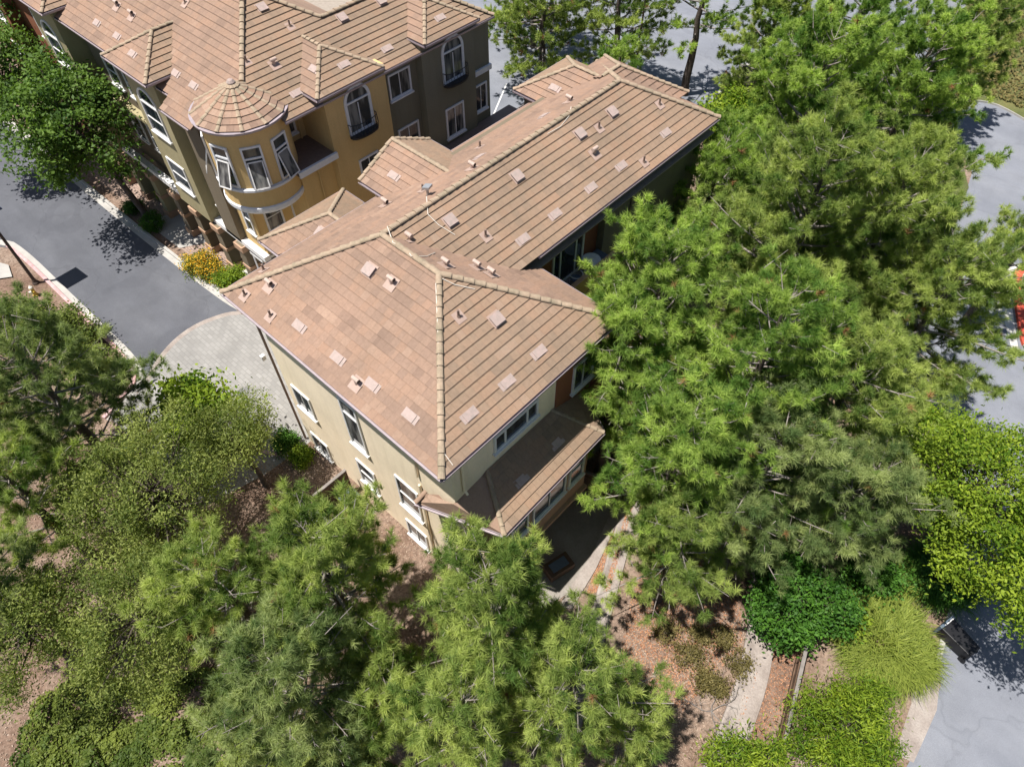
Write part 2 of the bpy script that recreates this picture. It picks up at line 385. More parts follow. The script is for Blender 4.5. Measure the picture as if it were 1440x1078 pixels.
def caps(mb, p0, p1, r=.125, step=.40, lift=.05):
    p0, p1 = V(*p0), V(*p1); L = np.linalg.norm(p1 - p0); d = (p1 - p0) / L
    if d[2] < -1e-3: p0, p1, d = p1, p0, -d
    side = unit(np.cross(d, (0, 0, 1))); up = np.cross(side, d)
    k = max(1, int(round(L / step))); st = L / k; n = 7
    for i in range(k):
        a = p0 + d * st * i; b = p0 + d * (st * (i + 1) + .05)
        ra, rb = r * (1 + .04 * random.uniform(-1, 1)), r * .84
        la, lb = lift + .03, lift - .012
        ring = lambda c, rr, l: [c + up * (l + rr * .72 * math.sin(t) - .03) + side * rr * math.cos(t) for t in [math.pi * j / (n - 1) for j in range(n)]]
        A, B = ring(a, ra, la), ring(b, rb, lb)
        A2, _ = ring(a, ra * .86, la), 0
        mb.add(A + B, [(j, j + 1, n + j + 1, n + j) for j in range(n - 1)])
        mb.add(A + [a - up * .02], [tuple(range(n - 1, -1, -1)) ])
def gutter(parent, p0, p1, out):
    """a small K gutter along an eave; out = horizontal outward unit vector"""
    mb = Mesh(); p0, p1 = V(*p0), V(*p1); d = unit(p1 - p0); o = unit(V(*out, 0))
    prof = [(0, -.02), (.0, -.14), (.09, -.14), (.125, -.07), (.125, -.012), (.11, -.012), (.105, -.06), (.085, -.12), (.015, -.12), (.015, -.02)]
    n = len(prof); vs = []
    for p in (p0, p1): vs += [p + o * (a - .03) + V(0, 0, b + .0) for a, b in prof]
    fs = [(j, (j + 1) % n, n + (j + 1) % n, n + j) for j in range(n)]
    mb.add(vs, fs); return mb.build('gutter', M['gutter'], parent)

# roof fittings: one mesh of each kind, copied
def proto(mb, mat): 
    o = mb.build('tmp', mat); me = o.data; bpy.data.objects.remove(o); return me
def fit_meshes():
    d = {}
    m1 = Mesh()                                   # flush vent: two raised tile ribs on a pan
    m1.box(-.33, .33, -.165, .165, .0, .045); m1.box(-.22, .20, -.155, .155, .045, .075); d['vent_tile'] = (proto(m1, M['ventile']), [])
    m2 = Mesh(); m2.obox((-.20, -.19, .0), (.40, 0, 0), (0, .36, 0), (0, 0, .13)); m2.box(-.235, .235, -.225, .19, .13, .155)
    fl = Mesh(); fl.box(-.26, .26, -.27, .26, .035, .05)
    d['box_vent'] = (proto(m2, M['ventile']), [('flashing', proto(fl, M['flash']))])
    m3 = Mesh(); m3.tube([(0, 0, 0), (0, 0, .34)], .045, 8); m3.lathe((0, 0, .06), [(.09, -.03), (.055, .04)], 8)
    f3 = Mesh(); f3.box(-.20, .20, -.22, .22, .035, .052)
    d['vent_pipe'] = (proto(m3, M['pipe']), [('flashing', proto(f3, M['flash']))])
    m4 = Mesh(); m4.tube([(0, 0, 0), (0, 0, .24)], .075, 10); m4.tube([(-.16, 0, .27), (.16, 0, .27)], .085, 10)
    f4 = Mesh(); f4.box(-.24, .24, -.26, .26, .035, .052); c4 = Mesh(); c4.tube([(.155, 0, .27), (.166, 0, .27)], .07, 10)
    d['flue_cap'] = (proto(m4, M['pipe_light']), [('flashing', proto(f4, M['flash'])), ('flue_mouth', proto(c4, M['black']))])
    return d
FIT = fit_meshes()
def fit(parent, kind, px, py, p0, n, eave, spin=0.0):
    """put a roof fitting on the roof plane (p0, n); eave = horizontal direction of the courses"""
    n = unit(n); p = onP(px, py, p0, n); e = unit(V(*eave, 0)); e = unit(e - n * (e @ n)); s_ = np.cross(n, e)
    me, subs = FIT[kind]
    def place(o, par, mt):
        COL.objects.link(o); o.parent = par; o.matrix_local = mt
    if kind in ('vent_pipe', 'flue_cap'):
        z = V(0, 0, 1); x = unit(V(e[0], e[1], 0)); y = np.cross(z, x)
        if spin:
            x, y = x * math.cos(spin) + y * math.sin(spin), -x * math.sin(spin) + y * math.cos(spin)
    else: x, y, z = e, s_, n
    q = p - ORG[parent.name]
    mt = Matrix(((x[0], y[0], z[0], q[0]), (x[1], y[1], z[1], q[1]), (x[2], y[2], z[2], q[2]), (0, 0, 0, 1)))
    o = bpy.data.objects.new(kind, me); place(o, parent, mt)
    mr = Matrix(((e[0], s_[0], n[0], q[0]), (e[1], s_[1], n[1], q[1]), (e[2], s_[2], n[2], q[2]), (0, 0, 0, 1)))
    for nm, sm in subs:
        c = bpy.data.objects.new(nm, sm)
        place(c, o, (mt.inverted() @ mr) if nm == 'flashing' else Matrix.Identity(4))
    return o

# ------------------------------------------------------------------ windows
def window(parent, o, u, n, w, h, style='slider', frame=None, glass=None, sill=True, fw=.10, arch=False):
    """o = lower left corner on the wall, u = horizontal unit along the wall, n = outward normal"""
    o, u, n = V(*o), unit(V(*u)), unit(V(*n)); up = V(0, 0, 1); frame = frame or M['white']; glass = glass or M['glass']
    fm = Mesh(); d = .07
    def bar(x0, x1, y0, y1, dep=d): fm.obox(o + u * x0 + up * y0 - n * .02, u * (x1 - x0), n * (dep + .02), up * (y1 - y0))
    tw = .045
    bar(0, fw, 0, h); bar(w - fw, w, 0, h); bar(fw, w - fw, 0, fw)
    ih = h
    if arch:
        r = w / 2; k = 12; ry = min(r, .62 * w)
        oc = o + u * r + up * h
        for i in range(k):
            a0, a1 = math.pi * i / k, math.pi * (i + 1) / k
            P = []
            for (rr, aa) in ((1, a0), (1, a1), (1 - fw / r, a1), (1 - fw / r, a0)):
                P.append(oc + u * r * rr * math.cos(aa) + up * ry * rr * math.sin(aa))
            fm.add(P + [p + n * d for p in P], [(4, 5, 6, 7), (0, 1, 5, 4), (2, 3, 7, 6)])
        bar(fw, w - fw, h - tw, h + tw)
    else: bar(fw, w - fw, h - fw, h)
    if style == 'slider': bar(w / 2 - tw / 2, w / 2 + tw / 2, fw, h - fw, .05)
    if style == 'hung': bar(fw, w - fw, h * .5 - tw / 2, h * .5 + tw / 2, .05)
    if style == 'transom':
        bar(fw, w - fw, h * .70, h * .70 + .09, .06)
    if style == 'triple':
        bar(w * .25 - tw, w * .25 + tw, fw, h - fw, .05); bar(w * .75 - tw, w * .75 + tw, fw, h - fw, .05)
    f = fm.build('window', frame, parent)
    g = Mesh(); gp = [o + u * fw * .9 + up * fw * .9 + n * .015, o + u * (w - fw * .9) + up * fw * .9 + n * .015, o + u * (w - fw * .9) + up * (h - fw * .9) + n * .015, o + u * fw * .9 + up * (h - fw * .9) + n * .015]
    if arch:
        gp = gp[:2]; r = w / 2 - fw * .9; ry = (min(w / 2, .62 * w)) - fw * .9
        for i in range(13):
            a = math.pi * i / 12; gp.append(o + u * (w / 2 + r * math.cos(a)) + up * (h + ry * math.sin(a)) + n * .015)
    g.poly(gp); g.build('pane', glass, f)
    if sill:
        s_ = Mesh(); s_.obox(o - u * .06 - up * .09, u * (w + .12), n * .14, up * .09); s_.build('sill', frame, f)
    return f
def winY(parent, tl, br, Y, **k):      # wall facing -Y
    a, b = onY(*tl, Y), onY(*br, Y); x0, x1 = sorted((a[0], b[0])); z0, z1 = sorted((a[2], b[2]))
    return window(parent, (x0, Y, z0), (1, 0, 0), (0, -1, 0), x1 - x0, z1 - z0, **k)
def winX(parent, tl, br, X, **k):      # wall facing +X
    a, b = onX(*tl, X), onX(*br, X); y0, y1 = sorted((a[1], b[1])); z0, z1 = sorted((a[2], b[2]))
    return window(parent, (X, y0, z0), (0, 1, 0), (1, 0, 0), y1 - y0, z1 - z0, **k)
def pipe(parent, pts, r=.045, mat=None, name='downspout'):
    mb = Mesh(); mb.tube(pts, r, 6); return mb.build(name, mat or M['cream'], parent)

# ================================================================== MAIN BUILDING (L-shaped hip roof, front block + long wing)
PT = .56; ZE = 10.7; ZR = 13.265
XL, XR, XW = -21.17, -9.08, -13.12; YF, YB = 6.58, 15.75; YR = 11.165
ZW = ZR - PT * (-13.12 + 16.6)
A = (XL, YF, ZE); B = (XR, YF, ZE); Q = (-16.6, YR, ZR); P = (XR - 4.585, YR, ZR); Cc = (XR, YB, ZE)
VV = (XW, YR + 3.48, ZW); VB = (XW, YB, ZE); R2 = (-16.6, 25.1, ZR); E1 = (XW, 28.58, ZW); E2 = (XL, 29.67, ZE)
main = thing('apartment_building', 'cream stucco apartment building with one big L-shaped tan tile roof, in the middle', 'building', (-15, 12, 0))
rf = Mesh()
roof_face(rf, [A, B, P, Q], A, B)                                   # street-side face of the front block
roof_face(rf, [Q, P, Cc, VB, VV], Cc, VB)                           # its back face
rfo = Mesh()
roof_face(rfo, [B, Cc, P], B, Cc)
roof_face(rfo, [Q, VV, (XW, 28.58, ZW), R2], VV, E1)
roof_face(rf, [A, Q, R2, E2], E2, A)
roof_face(rf, [R2, E1, (XW - 1.0, 29.67, ZE), E2], E2, (XW, 29.67, ZE))
roof = rf.build('roof', M['tile'], main)
ro2 = rfo.build('roof', M['tile_olive'], main)
for a, b in ((A, Q), (B, P), (Cc, P), (Q, P), (Q, R2), (R2, E1), (R2, E2)):
    c = Mesh(); caps(c, a, b); c.build('ridge_tiles', M['ridge'], main)
for p0, p1, o in ((A, B, (0, -1)), (B, Cc, (1, 0)), (VB, E1, (1, 0)), (Cc, VB, (0, 1)), (A, E2, (-1, 0))):
    p0 = V(*p0); p1 = V(*p1)
    if o == (1, 0) and p0[0] == XW: p0[2] = p1[2]
    gutter(main, p0, p1, o)
def wallbox(par, x0, x1, y0, y1, z0, z1, mat, name='wall'):
    mb = Mesh(); mb.box(x0, x1, y0, y1, z0, z1); return mb.build(name, mat, par)
WY, WX = 7.32, -9.52
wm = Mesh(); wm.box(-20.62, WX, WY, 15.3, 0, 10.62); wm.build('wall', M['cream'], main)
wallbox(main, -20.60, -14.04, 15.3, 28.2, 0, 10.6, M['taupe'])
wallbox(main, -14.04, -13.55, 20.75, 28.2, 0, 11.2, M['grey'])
wallbox(main, -14.04, -12.7, 15.3, 20.75, 0, 7.45, M['pink'])
so_ = Mesh(); so_.box(XL + .05, XR - .05, YF + .05, YB - .05, 10.52, 10.57); so_.box(XL + .05, XW - .03, YB - .05, 28.5, 10.53, 10.58); so_.build('soffit', M['soffit'], main)
# street-side (lit) wall: downspouts and windows
pipe(main, [onY(369, 474, WY - .07) * V(1, 1, 0) + V(0, 0, z) for z in (10.4, .1)], .06, M['pipe'])
pipe(main, [onY(583, 653, WY - .07) * V(1, 1, 0) + V(0, 0, z) for z in (10.3, 7.2)], .05, M['cream'])
pipe(main, [onY(596, 712, WY - .07) * V(1, 1, 0) + V(0, 0, z) for z in (6.6, .1)], .05, M['cream'])
def c2(x, y): return (340 + x / 7.185, 480 + y / 7.185)
def c8(x, y): return (380 + x / 2.994, 500 + y / 2.994)
def c3(x, y): return (540 + x / 7.185, 630 + y / 7.185)
winY(main, c2(500, 425), c2(765, 795), WY, style='slider')
winY(main, c8(170, 315), c8(266, 443), WY, style='slider')
winY(main, c8(283, 165), c8(417, 418), WY, style='transom', glass=M['glass_light'])
winY(main, c8(362, 428), c8(466, 584), WY, style='hung', glass=M['glass_light'])
winY(main, c3(110, 255), c3(405, 740), WY, style='hung', glass=M['glass_light'])
winY(main, c3(225, 700), c3(465, 1030), WY, style='slider', glass=M['glass_light'])
# small wall lamps on the garage end
for px, py in ((372.5, 500.5), (411.5, 599)):
    q = onY(px, py, WY); mb = Mesh(); mb.box(q[0] - .09, q[0] + .09, WY - .20, WY, q[2] - .14, q[2] + .14); mb.build('wall_lamp', M['white'], main, bevel=.02)
# patio-side wall (in shade)
def c4(x, y): return (680 + x / 7.185, 560 + y / 7.185)
winX(main, c4(95, 400), c4(540, 150), WX, style='triple')
pipe(main, [(WX + .07, 7.75, 10.4), (WX + .07, 7.75, 8.0), (WX + .22, 7.75, 7.85)], .05, M['cream'])
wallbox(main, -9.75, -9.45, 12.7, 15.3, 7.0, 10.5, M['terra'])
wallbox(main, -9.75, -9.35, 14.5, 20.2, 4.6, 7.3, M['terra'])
window(main, (-9.45, 13.6, 7.9), (0, 1, 0), (1, 0, 0), 1.3, 1.6, 'slider')
# skirt roof and projecting bay
L0 = V(-11.0, 6.60, 6.72); L1 = at(709, 752.5, 6.75); R1 = at(848.5, 608, 6.75); R0 = V(-9.0, 14.35, 6.9)
H1 = V(WX, 8.95, 7.80); H2 = V(WX, 12.55, 7.80); K0 = V(WX, 7.2, 7.62); K1 = V(-10.95, 7.05, 6.95)
br = Mesh()
roof_face(br, [L1, R1, H2, H1], L1, R1)
roof_face(br, [R1, R0, V(WX, 14.3, 7.25), H2], R1, R0)
br.build('bay_roof', M['tile_olive'], main)
br2 = Mesh(); roof_face(br2, [L0, L1, H1, K0, K1], L0, L1); br2.build('bay_roof', M['tile'], main)
for a, b in ((L1, H1), (R1, H2)):
    c = Mesh(); caps(c, a, b, .10, .36, .035); c.build('ridge_tiles', M['ridge'], main)
cm = Mesh(); caps(cm, K1 + V(.06, -.48, -.08), K1 + V(.06, .02, .06), .10, .3); cm.build('ridge_tiles', M['tile'], main)
gutter(main, L1, R1, (1, .01)); dl = unit((L1 - L0) * V(1, 1, 0)); gutter(main, L0, L1, (dl[1], -dl[0])); gutter(main, R1, R0, (.25, 1))
BX = -7.98
bw = Mesh()
ft = [(-10.2, WY + .1), (BX, 8.45), (BX, 13.15), (-9.3, 13.9), (-9.7, 13.9), (-9.7, WY + .1)]
bot = [(x, y, 3.05) for x, y in ft]; top = [(x, y, 6.72) for x, y in ft]; k = len(ft)
bw.add(bot + top, [tuple(range(k))[::-1], tuple(range(k, 2 * k))] + [(i, (i + 1) % k, k + (i + 1) % k, k + i) for i in range(k)])
bw.build('bay_wall', M['pink'], main)
lw = Mesh(); lw.add([(x, y, z) for z in (0, 3.04) for x, y in ((-10.2, WY + .1), (-8.5, 8.18), (-8.9, 8.9), (-10.1, 8.5))], [(0, 1, 5, 4), (1, 2, 6, 5), (2, 3, 7, 6), (3, 0, 4, 7), (4, 5, 6, 7)])
lw.build('wall', M['cream'], main)
for y0, w_ in ((8.5, 1.0), (9.75, 2.0), (11.95, .95)):
    window(main, (BX, y0, 4.45), (0, 1, 0), (1, 0, 0), w_, 1.95, 'slider' if w_ > 1.5 else 'hung', frame=M['white'], glass=M['glass'])
bs = Mesh(); bs.box(BX - .1, BX + .14, 8.2, 13.25, 2.86, 3.06); bs.build('bay_ledge', M['pink'], main)
window(main, (WX, 9.2, .1), (0, 1, 0), (1, 0, 0), 2.4, 2.1, 'slider', sill=False)
# recessed balcony of the wing
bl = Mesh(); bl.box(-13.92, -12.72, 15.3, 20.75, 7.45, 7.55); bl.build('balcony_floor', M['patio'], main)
pw = Mesh(); pw.box(-12.92, -12.70, 15.9, 20.75, 7.55, 8.45); pw.build('balcony_parapet', M['pink'], main)
wallbox(main, -14.02, -13.9, 15.3, 17.6, 7.5, 11.2, M['terra']); wallbox(main, -14.02, -13.9, 19.72, 20.75, 7.5, 11.2, M['terra'])
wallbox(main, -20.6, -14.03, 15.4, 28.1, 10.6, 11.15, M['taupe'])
window(main, (-13.9, 17.6, 7.56), (0, 1, 0), (1, 0, 0), 2.12, 2.5, 'triple', sill=False)
pipe(main, [(-13.5, 22.6, 11.1), (-13.5, 22.6, .1)], .05, M['taupe'])
# roof of the ground-floor extension under the balcony
lr = Mesh(); roof_face(lr, [(-9.3, 15.4, 4.9), (-9.3, 20.3, 4.9), (-12.7, 20.3, 6.5), (-12.7, 15.4, 6.5)], (-9.3, 15.4, 4.9), (-9.3, 20.3, 4.9)); lr.build('extension_roof', M['tile'], main)
wallbox(main, -12.7, -9.6, 15.4, 20.2, 0, 4.8, M['grey'])

# gables on the street-far side of the wing
def gable(par, mbL, mbR, xf, yc, half, ze, pitch, xback, front_hip=True, side=-1):
    """gable whose ridge runs along X; side = -1: its front faces -X"""
    zr = ze + pitch * half; xa = xf - side * half if front_hip else xf
    L = (xf, yc - half, ze); Rr = (xf, yc + half, ze); ap = (xa, yc, zr); rb = (xback, yc, zr)
    xe = xback + side * (zr - ze) / PT
    def face(pts, e0, e1, mt): fm = Mesh(); roof_face(fm, pts, e0, e1); fm.build('gable_roof', mt, par)
    face([L, ap, rb, (xe, yc - half, ze)], L, (xe, yc - half, ze), M['tile'])
    face([Rr, ap, rb, (xe, yc + half, ze)], Rr, (xe, yc + half, ze), M['tile_olive'])
    if front_hip: face([L, Rr, ap], L, Rr, M['tile_olive'])
    for a, b in ((L, ap), (Rr, ap), (ap, rb)):
        c = Mesh(); caps(c, a, b, .105, .36); c.build('ridge_tiles', M['ridge'], par)
    gutter(par, L, (xe, yc - half, ze), (0, -1)); gutter(par, Rr, (xe, yc + half, ze), (0, 1))
    if front_hip: gutter(par, L, Rr, (side, 0))
g1 = Mesh(); g1b = Mesh()
gable(main, g1, g1b, -24.4, 12.4, 2.37, 9.2, .555, -20.6)           # lower entrance roof
gable(main, g1, g1b, -22.25, 16.45, 2.08, 11.0, .50, -18.76, False) # middle gable
gable(main, g1, g1b, -22.25, 26.4, 2.1, 11.0, .55, -18.6)           # far gable
hipm = Mesh()
roof_face(hipm, [(-15.7, 29.95, 11), (-18.3, 27.5, 12.4), (-18.3, 26.8, 12.4), (-15.7, 27.0, 11)], (-15.7, 29.95, 11), (-15.7, 27, 11))
roof_face(hipm, [(-20.9, 29.95, 11), (-18.3, 27.5, 12.4), (-18.3, 26.0, 12.4), (-20.9, 27.0, 11)], (-20.9, 29.95, 11), (-20.9, 27, 11))
roof_face(hipm, [(-20.9, 29.95, 11), (-15.7, 29.95, 11), (-18.3, 27.5, 12.4)], (-20.9, 29.95, 11), (-15.7, 29.95, 11))
hipm.build('gable_roof', M['tile'], main)
for a, b in (((-15.7, 29.95, 11), (-18.3, 27.5, 12.4)), ((-20.9, 29.95, 11), (-18.3, 27.5, 12.4)), ((-18.3, 27.5, 12.4), (-18.3, 26.2, 12.4))):
    c = Mesh(); caps(c, a, b, .105, .36); c.build('ridge_tiles', M['ridge'], main)
wallbox(main, -24.0, -20.6, 10.5, 14.3, 0, 9.15, M['cream']); wallbox(main, -21.9, -20.6, 14.8, 18.1, 0, 10.9, M['cream'])
wallbox(main, -21.9, -20.6, 24.7, 28.1, 0, 10.9, M['taupe']); wallbox(main, -20.6, -16.0, 28.2, 29.5, 0, 10.9, M['taupe'])
gw = Mesh(); gw.add([(-21.9, 14.8, 10.9), (-21.9, 18.1, 10.9), (-21.9, 16.45, 11.9)], [(0, 1, 2)]); gw.build('gable_wall', M['cream'], main)

# roof fittings of the main building (plane point, plane normal, eave direction)
Ff = (A, (0, -PT, 1), (1, 0)); Fr = (B, (PT, 0, 1), (0, 1)); Fb = (Cc, (0, PT, 1), (-1, 0))
Fw = (E1, (PT, 0, 1), (0, 1)); Fl = (A, (-PT, 0, 1), (0, -1))
for kind, px, py, F in [('vent_tile', 422, 459, Ff), ('vent_tile', 476, 504, Ff), ('vent_tile', 524.5, 541.5, Ff), ('vent_tile', 578, 585, Ff), ('box_vent', 521, 380, Ff),
        ('flue_cap', 551, 399, Ff), ('flue_cap', 380, 403, Ff), ('vent_pipe', 345, 416, Ff), ('vent_pipe', 381, 445, Ff), ('flue_cap', 502, 540, Ff),
        ('vent_tile', 757, 495.5, Fr), ('vent_tile', 712.5, 538, Fr), ('vent_tile', 659.5, 583.5, Fr), ('box_vent', 697, 449, Fr), ('vent_pipe', 645, 446, Fr),
        ('flue_cap', 576, 338, Fb), ('flue_cap', 627, 374, Fb), ('flue_cap', 671, 377, Fb), ('flue_cap', 691, 387, Fb),
        ('vent_tile', 735, 337, Fw), ('vent_tile', 780, 302, Fw), ('vent_tile', 830.5, 264.5, Fw), ('vent_tile', 873, 234, Fw), ('vent_tile', 935.5, 187.5, Fw),
        ('box_vent', 632, 311, Fw), ('box_vent', 726, 248.5, Fw), ('box_vent', 814.5, 189, Fw), ('box_vent', 859.5, 158.5, Fw),
        ('vent_pipe', 683, 333, Fw), ('vent_pipe', 842, 181, Fw), ('flue_cap', 836, 217, Fw), ('vent_pipe', 927, 148, Fw), ('vent_pipe', 905, 229, Fw),
        ('flue_cap', 542, 289, Fl), ('vent_pipe', 595, 269, Fl), ('vent_pipe', 675, 208, Fl), ('flue_cap', 664, 238, Fl), ('vent_tile', 675, 221.5, Fl), ('flue_cap', 800, 144, Fl), ('vent_tile', 765, 164, Fl), ('vent_pipe', 371.5, 381, Fl)]:
    fit(main, kind, px, py, *F, spin=math.pi / 2 if F is Fl else 0)
fit(main, 'vent_tile', 554.5, 248, (-22.25, 14.37, 11.0), (0, -.5, 1), (1, 0))
fit(main, 'vent_tile', 780.7, 124.7, (-22.25, 24.3, 11.0), (0, -.55, 1), (1, 0))
fit(main, 'box_vent', 452.5, 328, (-24.4, 10.03, 9.2), (0, -.555, 1), (1, 0))
fit(main, 'vent_tile', 733, 675, tuple(L1), tuple(unit(np.cross(R1 - L1, H1 - L1))), (0, 1))
fit(main, 'vent_tile', 783, 623, tuple(L1), tuple(unit(np.cross(R1 - L1, H1 - L1))), (0, 1))
# white cables lying along the ridges and hips
def cable(pts, plane_pts, label):
    mb = Mesh(); q = []
    for (px, py), F in zip(pts, plane_pts): q.append(onP(px, py, *F[:2]) + V(0, 0, .06 if F is not HP else .18))
    mb.tube(q, .015, 5); return mb.build('roof_cable', M['cable'], main)
HP = Ff
cable([(545, 320), (553, 343), (570, 350), (579, 362), (600, 362), (612, 357)], [Fw, Fb, Fb, Fb, Fb, Fb], '')
cable([(600, 278), (602, 303), (617, 318), (640, 332)], [Fw, Fw, Fw, Fw], '')
cable([(613, 400), (616, 470), (618, 560), (621, 610), (626, 640), (637, 655)], [Fr] * 6, '')
cable([(617, 391), (640, 402), (668, 408)], [Fr] * 3, '')
cable([(803, 152), (800, 165), (788, 180), (770, 190)], [Fw] * 4, '')
dish = Mesh(); q = onP(602, 276, *Fl[:2]); dish.lathe(q + V(0, 0, .1), [(.05, -.1), (.05, .25), (.06, .3)], 8); dish.obox(q + V(-.18, -.12, .28), (.34, .06, .12), (-.04, .24, .04), (0, 0, .10)); dish.build('antenna_box', M['steel'], main)

# ================================================================== BACK BUILDING (row of town houses along the street)
town = thing('town_house_row', 'row of yellow, sage and dark grey stucco town houses with a round corner turret', 'building', (-34, 16, 0))
ZB = 11.71
c0 = V(-27.3, 12.02, ZB); apx = V(-32.97, 17.11, 14.99); wr0 = V(-30.6, 19.5, 13.57); wr1 = V(-30.6, 24.9, 13.57); we = V(-27.3, 28.2, ZB)
tr = Mesh(); trs = Mesh()
hh = c0 + .385 * (apx - c0); cR = V(-27.3, 14.35, ZB); cL = V(-31.0, 12.02, ZB)
roof_face(trs, [cR, we, wr1, wr0, apx, hh], c0, we)
roof_face(tr, [cL, hh, apx, V(-62, 17.11, 14.99), V(-62, 12.02, ZB)], V(-62, 12.02, ZB), c0)
roof_face(tr, [apx, wr0, V(-33.9, 22.6, 11.6), V(-62, 22.4, 11.6), V(-62, 17.11, 14.99)], V(-34, 22.4, 11.6), V(-62, 22.4, 11.6))
roof_face(tr, [wr0, wr1, V(-33.9, 28.2, ZB), V(-33.9, 22.6, ZB)], V(-33.9, 28.2, ZB), V(-33.9, 22.4, ZB))
roof_face(tr, [we, wr1, V(-33.9, 28.2, ZB)], we, V(-33.9, 28.2, ZB))
def capline(par, *ab, r=.125):
    for a, b in ab:
        c = Mesh(); caps(c, a, b, r); c.build('ridge_tiles', M['ridge'], par)
capline(town, (hh, apx), (apx, wr0), (wr0, wr1), (wr1, we), (apx, (-62, 17.11, 14.99)))
gutter(town, cR, we, (1, 0)); gutter(town, (-62, 12.02, ZB), (-33.3, 12.02, ZB), (0, -1))
ex = Mesh(); roof_face(ex, [V(-33.3, 11.35, ZB - .43), V(-30.6, 11.35, ZB - .43), V(-30.6, 12.03, ZB + .006), V(-33.3, 12.03, ZB + .006)], V(-33.3, 11.35, ZB - .43), V(-30.6, 11.35, ZB - .43)); ex.build('roof', M['tile'], town)
gutter(town, (-33.3, 11.35, ZB - .43), (-30.9, 11.35, ZB - .43), (0, -1))
# gables of the courtyard face (front faces +X)
gl, gr_ = Mesh(), Mesh()
for yc, hf in ((18.02, 2.0), (24.72, 1.95)):
    zr = 12.2 + PT * hf
    gable(town, gl, gr_, -26.9, yc, hf, 12.2, PT, -27.3 - (zr - ZB) / PT, True, 1)
# gables of the street face (ridge along Y)
def gableY(par, mbL, mbR, yf, xc, half, ze, pitch, yback):
    zr = ze + pitch * half; ya = yf + half; L = (xc - half, yf, ze); Rr = (xc + half, yf, ze); ap = (xc, ya, zr); rb = (xc, yback, zr); ye = yback - (zr - ze) / .645
    def face(pts, e0, e1, mt): fm = Mesh(); roof_face(fm, pts, e0, e1); fm.build('gable_roof', mt, par)
    face([L, ap, rb, (xc - half, ye, ze)], L, (xc - half, ye, ze), M['tile']); face([Rr, ap, rb, (xc + half, ye, ze)], Rr, (xc + half, ye, ze), M['tile_olive'])
    face([L, Rr, ap], L, Rr, M['tile'])
    capline(par, (L, ap), (Rr, ap), (ap, rb), r=.105)
    gutter(par, L, Rr, (0, -1)); gutter(par, Rr, (xc + half, ye, ze), (1, 0)); gutter(par, L, (xc - half, ye, ze), (-1, 0))
for xc in (-36.0, -46.6, -55.6):
    zr = 12.2 + PT * 2.05; gableY(town, gl, gr_, 11.38, xc, 2.05, 12.2, PT, 12.02 + (zr - ZB) / .645)
tr.build('roof', M['tile'], town); trs.build('roof', M['tile_olive'], town)
# walls, each colour its own part
SY = 12.4
wallbox(town, -31.6, -29.6, SY, 16.6, 3.6, 11.6, M['yellow']); wallbox(town, -32, -29.6, 16.6, 20.4, 0, 11.6, M['yellow'])
wallbox(town, -29.6, -27.3, 16.55, 20.35, 0, 12.1, M['yellow'])
wallbox(town, -32, -27.8, 20.4, 22.8, 0, 11.6, M['grey']); wallbox(town, -32, -27.3, 22.8, 26.62, 0, 12.1, M['grey']); wallbox(town, -33, -27.55, 26.62, 28.0, 0, 11.6, M['grey'])
wallbox(town, -62, -31.7, 13.0, 20, 3.4, 11.6, M['taupe'])
wallbox(town, -39.0, -33.2, SY + .15, 14, 3.4, 11.6, M['olive']); wallbox(town, -37.6, -34.4, 11.85, 14, 3.5, 12.1, M['olive'])
wallbox(town, -33.2, -31.7, SY - .35, 14, 3.4, 11.6, M['taupe'])
wallbox(town, -44.4, -39.0, SY + .4, 14, 3.4, 11.6, M['taupe']); wallbox(town, -48.3, -44.9, 11.85, 14, 3.4, 12.1, M['olive'])
wallbox(town, -62, -48.3, SY + .2, 14, 0, 11.6, M['terra'])
wallbox(town, -57.3, -53.9, 11.85, 14, 3.4, 12.1, M['terra'])
wallbox(town, -62, -30.2, 13.6, 16, 0, 3.4, M['taupe'])
so2 = Mesh(); so2.box(-62, -31.2, 12.1, 28.1, 11.48, 11.53); so2.box(-31.2, -27.4, 14.5, 28.1, 11.48, 11.53); so2.build('soffit', M['soffit'], town)
# turret
TC = V(-29.4, 13.42, 0)
tm = Mesh(); n = 28; r_e, zt = 2.16, 12.06; tipz = 13.22
tm2 = Mesh()
for k in range(12):
    a0, a1 = 2 * math.pi * k / 12, 2 * math.pi * (k + 1) / 12
    p0 = TC + V(r_e * math.cos(a0), r_e * math.sin(a0), zt); p1 = TC + V(r_e * math.cos(a1), r_e * math.sin(a1), zt)
    roof_face(tm, [p0, p1, TC + V(0, 0, tipz)], p0, p1)
    c = Mesh(); caps(c, p0, TC + V(0, 0, tipz - .02), .105, .36, .03); c.build('ridge_tiles', M['ridge'], town)
tm.build('turret_roof', M['tile'], town)
fin = Mesh(); fin.lathe(TC + V(0, 0, tipz), [(.16, -.06), (.2, .02), (.12, .12), (.03, .16)], 10); fin.build('turret_cap', M['ventile'], town)
tg = Mesh(); ring = []
tg.lathe(TC, [(r_e - .05, zt - .14), (r_e + .06, zt - .14), (r_e + .09, zt - .02), (r_e - .05, zt - .02)], 36); tg.build('gutter', M['gutter'], town)
tw_ = Mesh(); tw_.lathe(TC, [(1.95, 7.75), (1.95, 12.0)], 36); tw_.build('turret_wall', M['yellow'], town, smooth=False)
tb = Mesh(); tb.lathe(TC, [(1.97, 8.78), (2.09, 8.80), (2.09, 8.92), (1.97, 8.95)], 36); tb.build('turret_sill', M['bluetrim'], town)
tb = Mesh(); tb.lathe(TC, [(1.78, 7.42), (1.96, 7.46), (2.03, 7.62), (2.03, 7.80), (1.96, 7.84)], 36); tb.build('turret_band', M['bluetrim'], town)
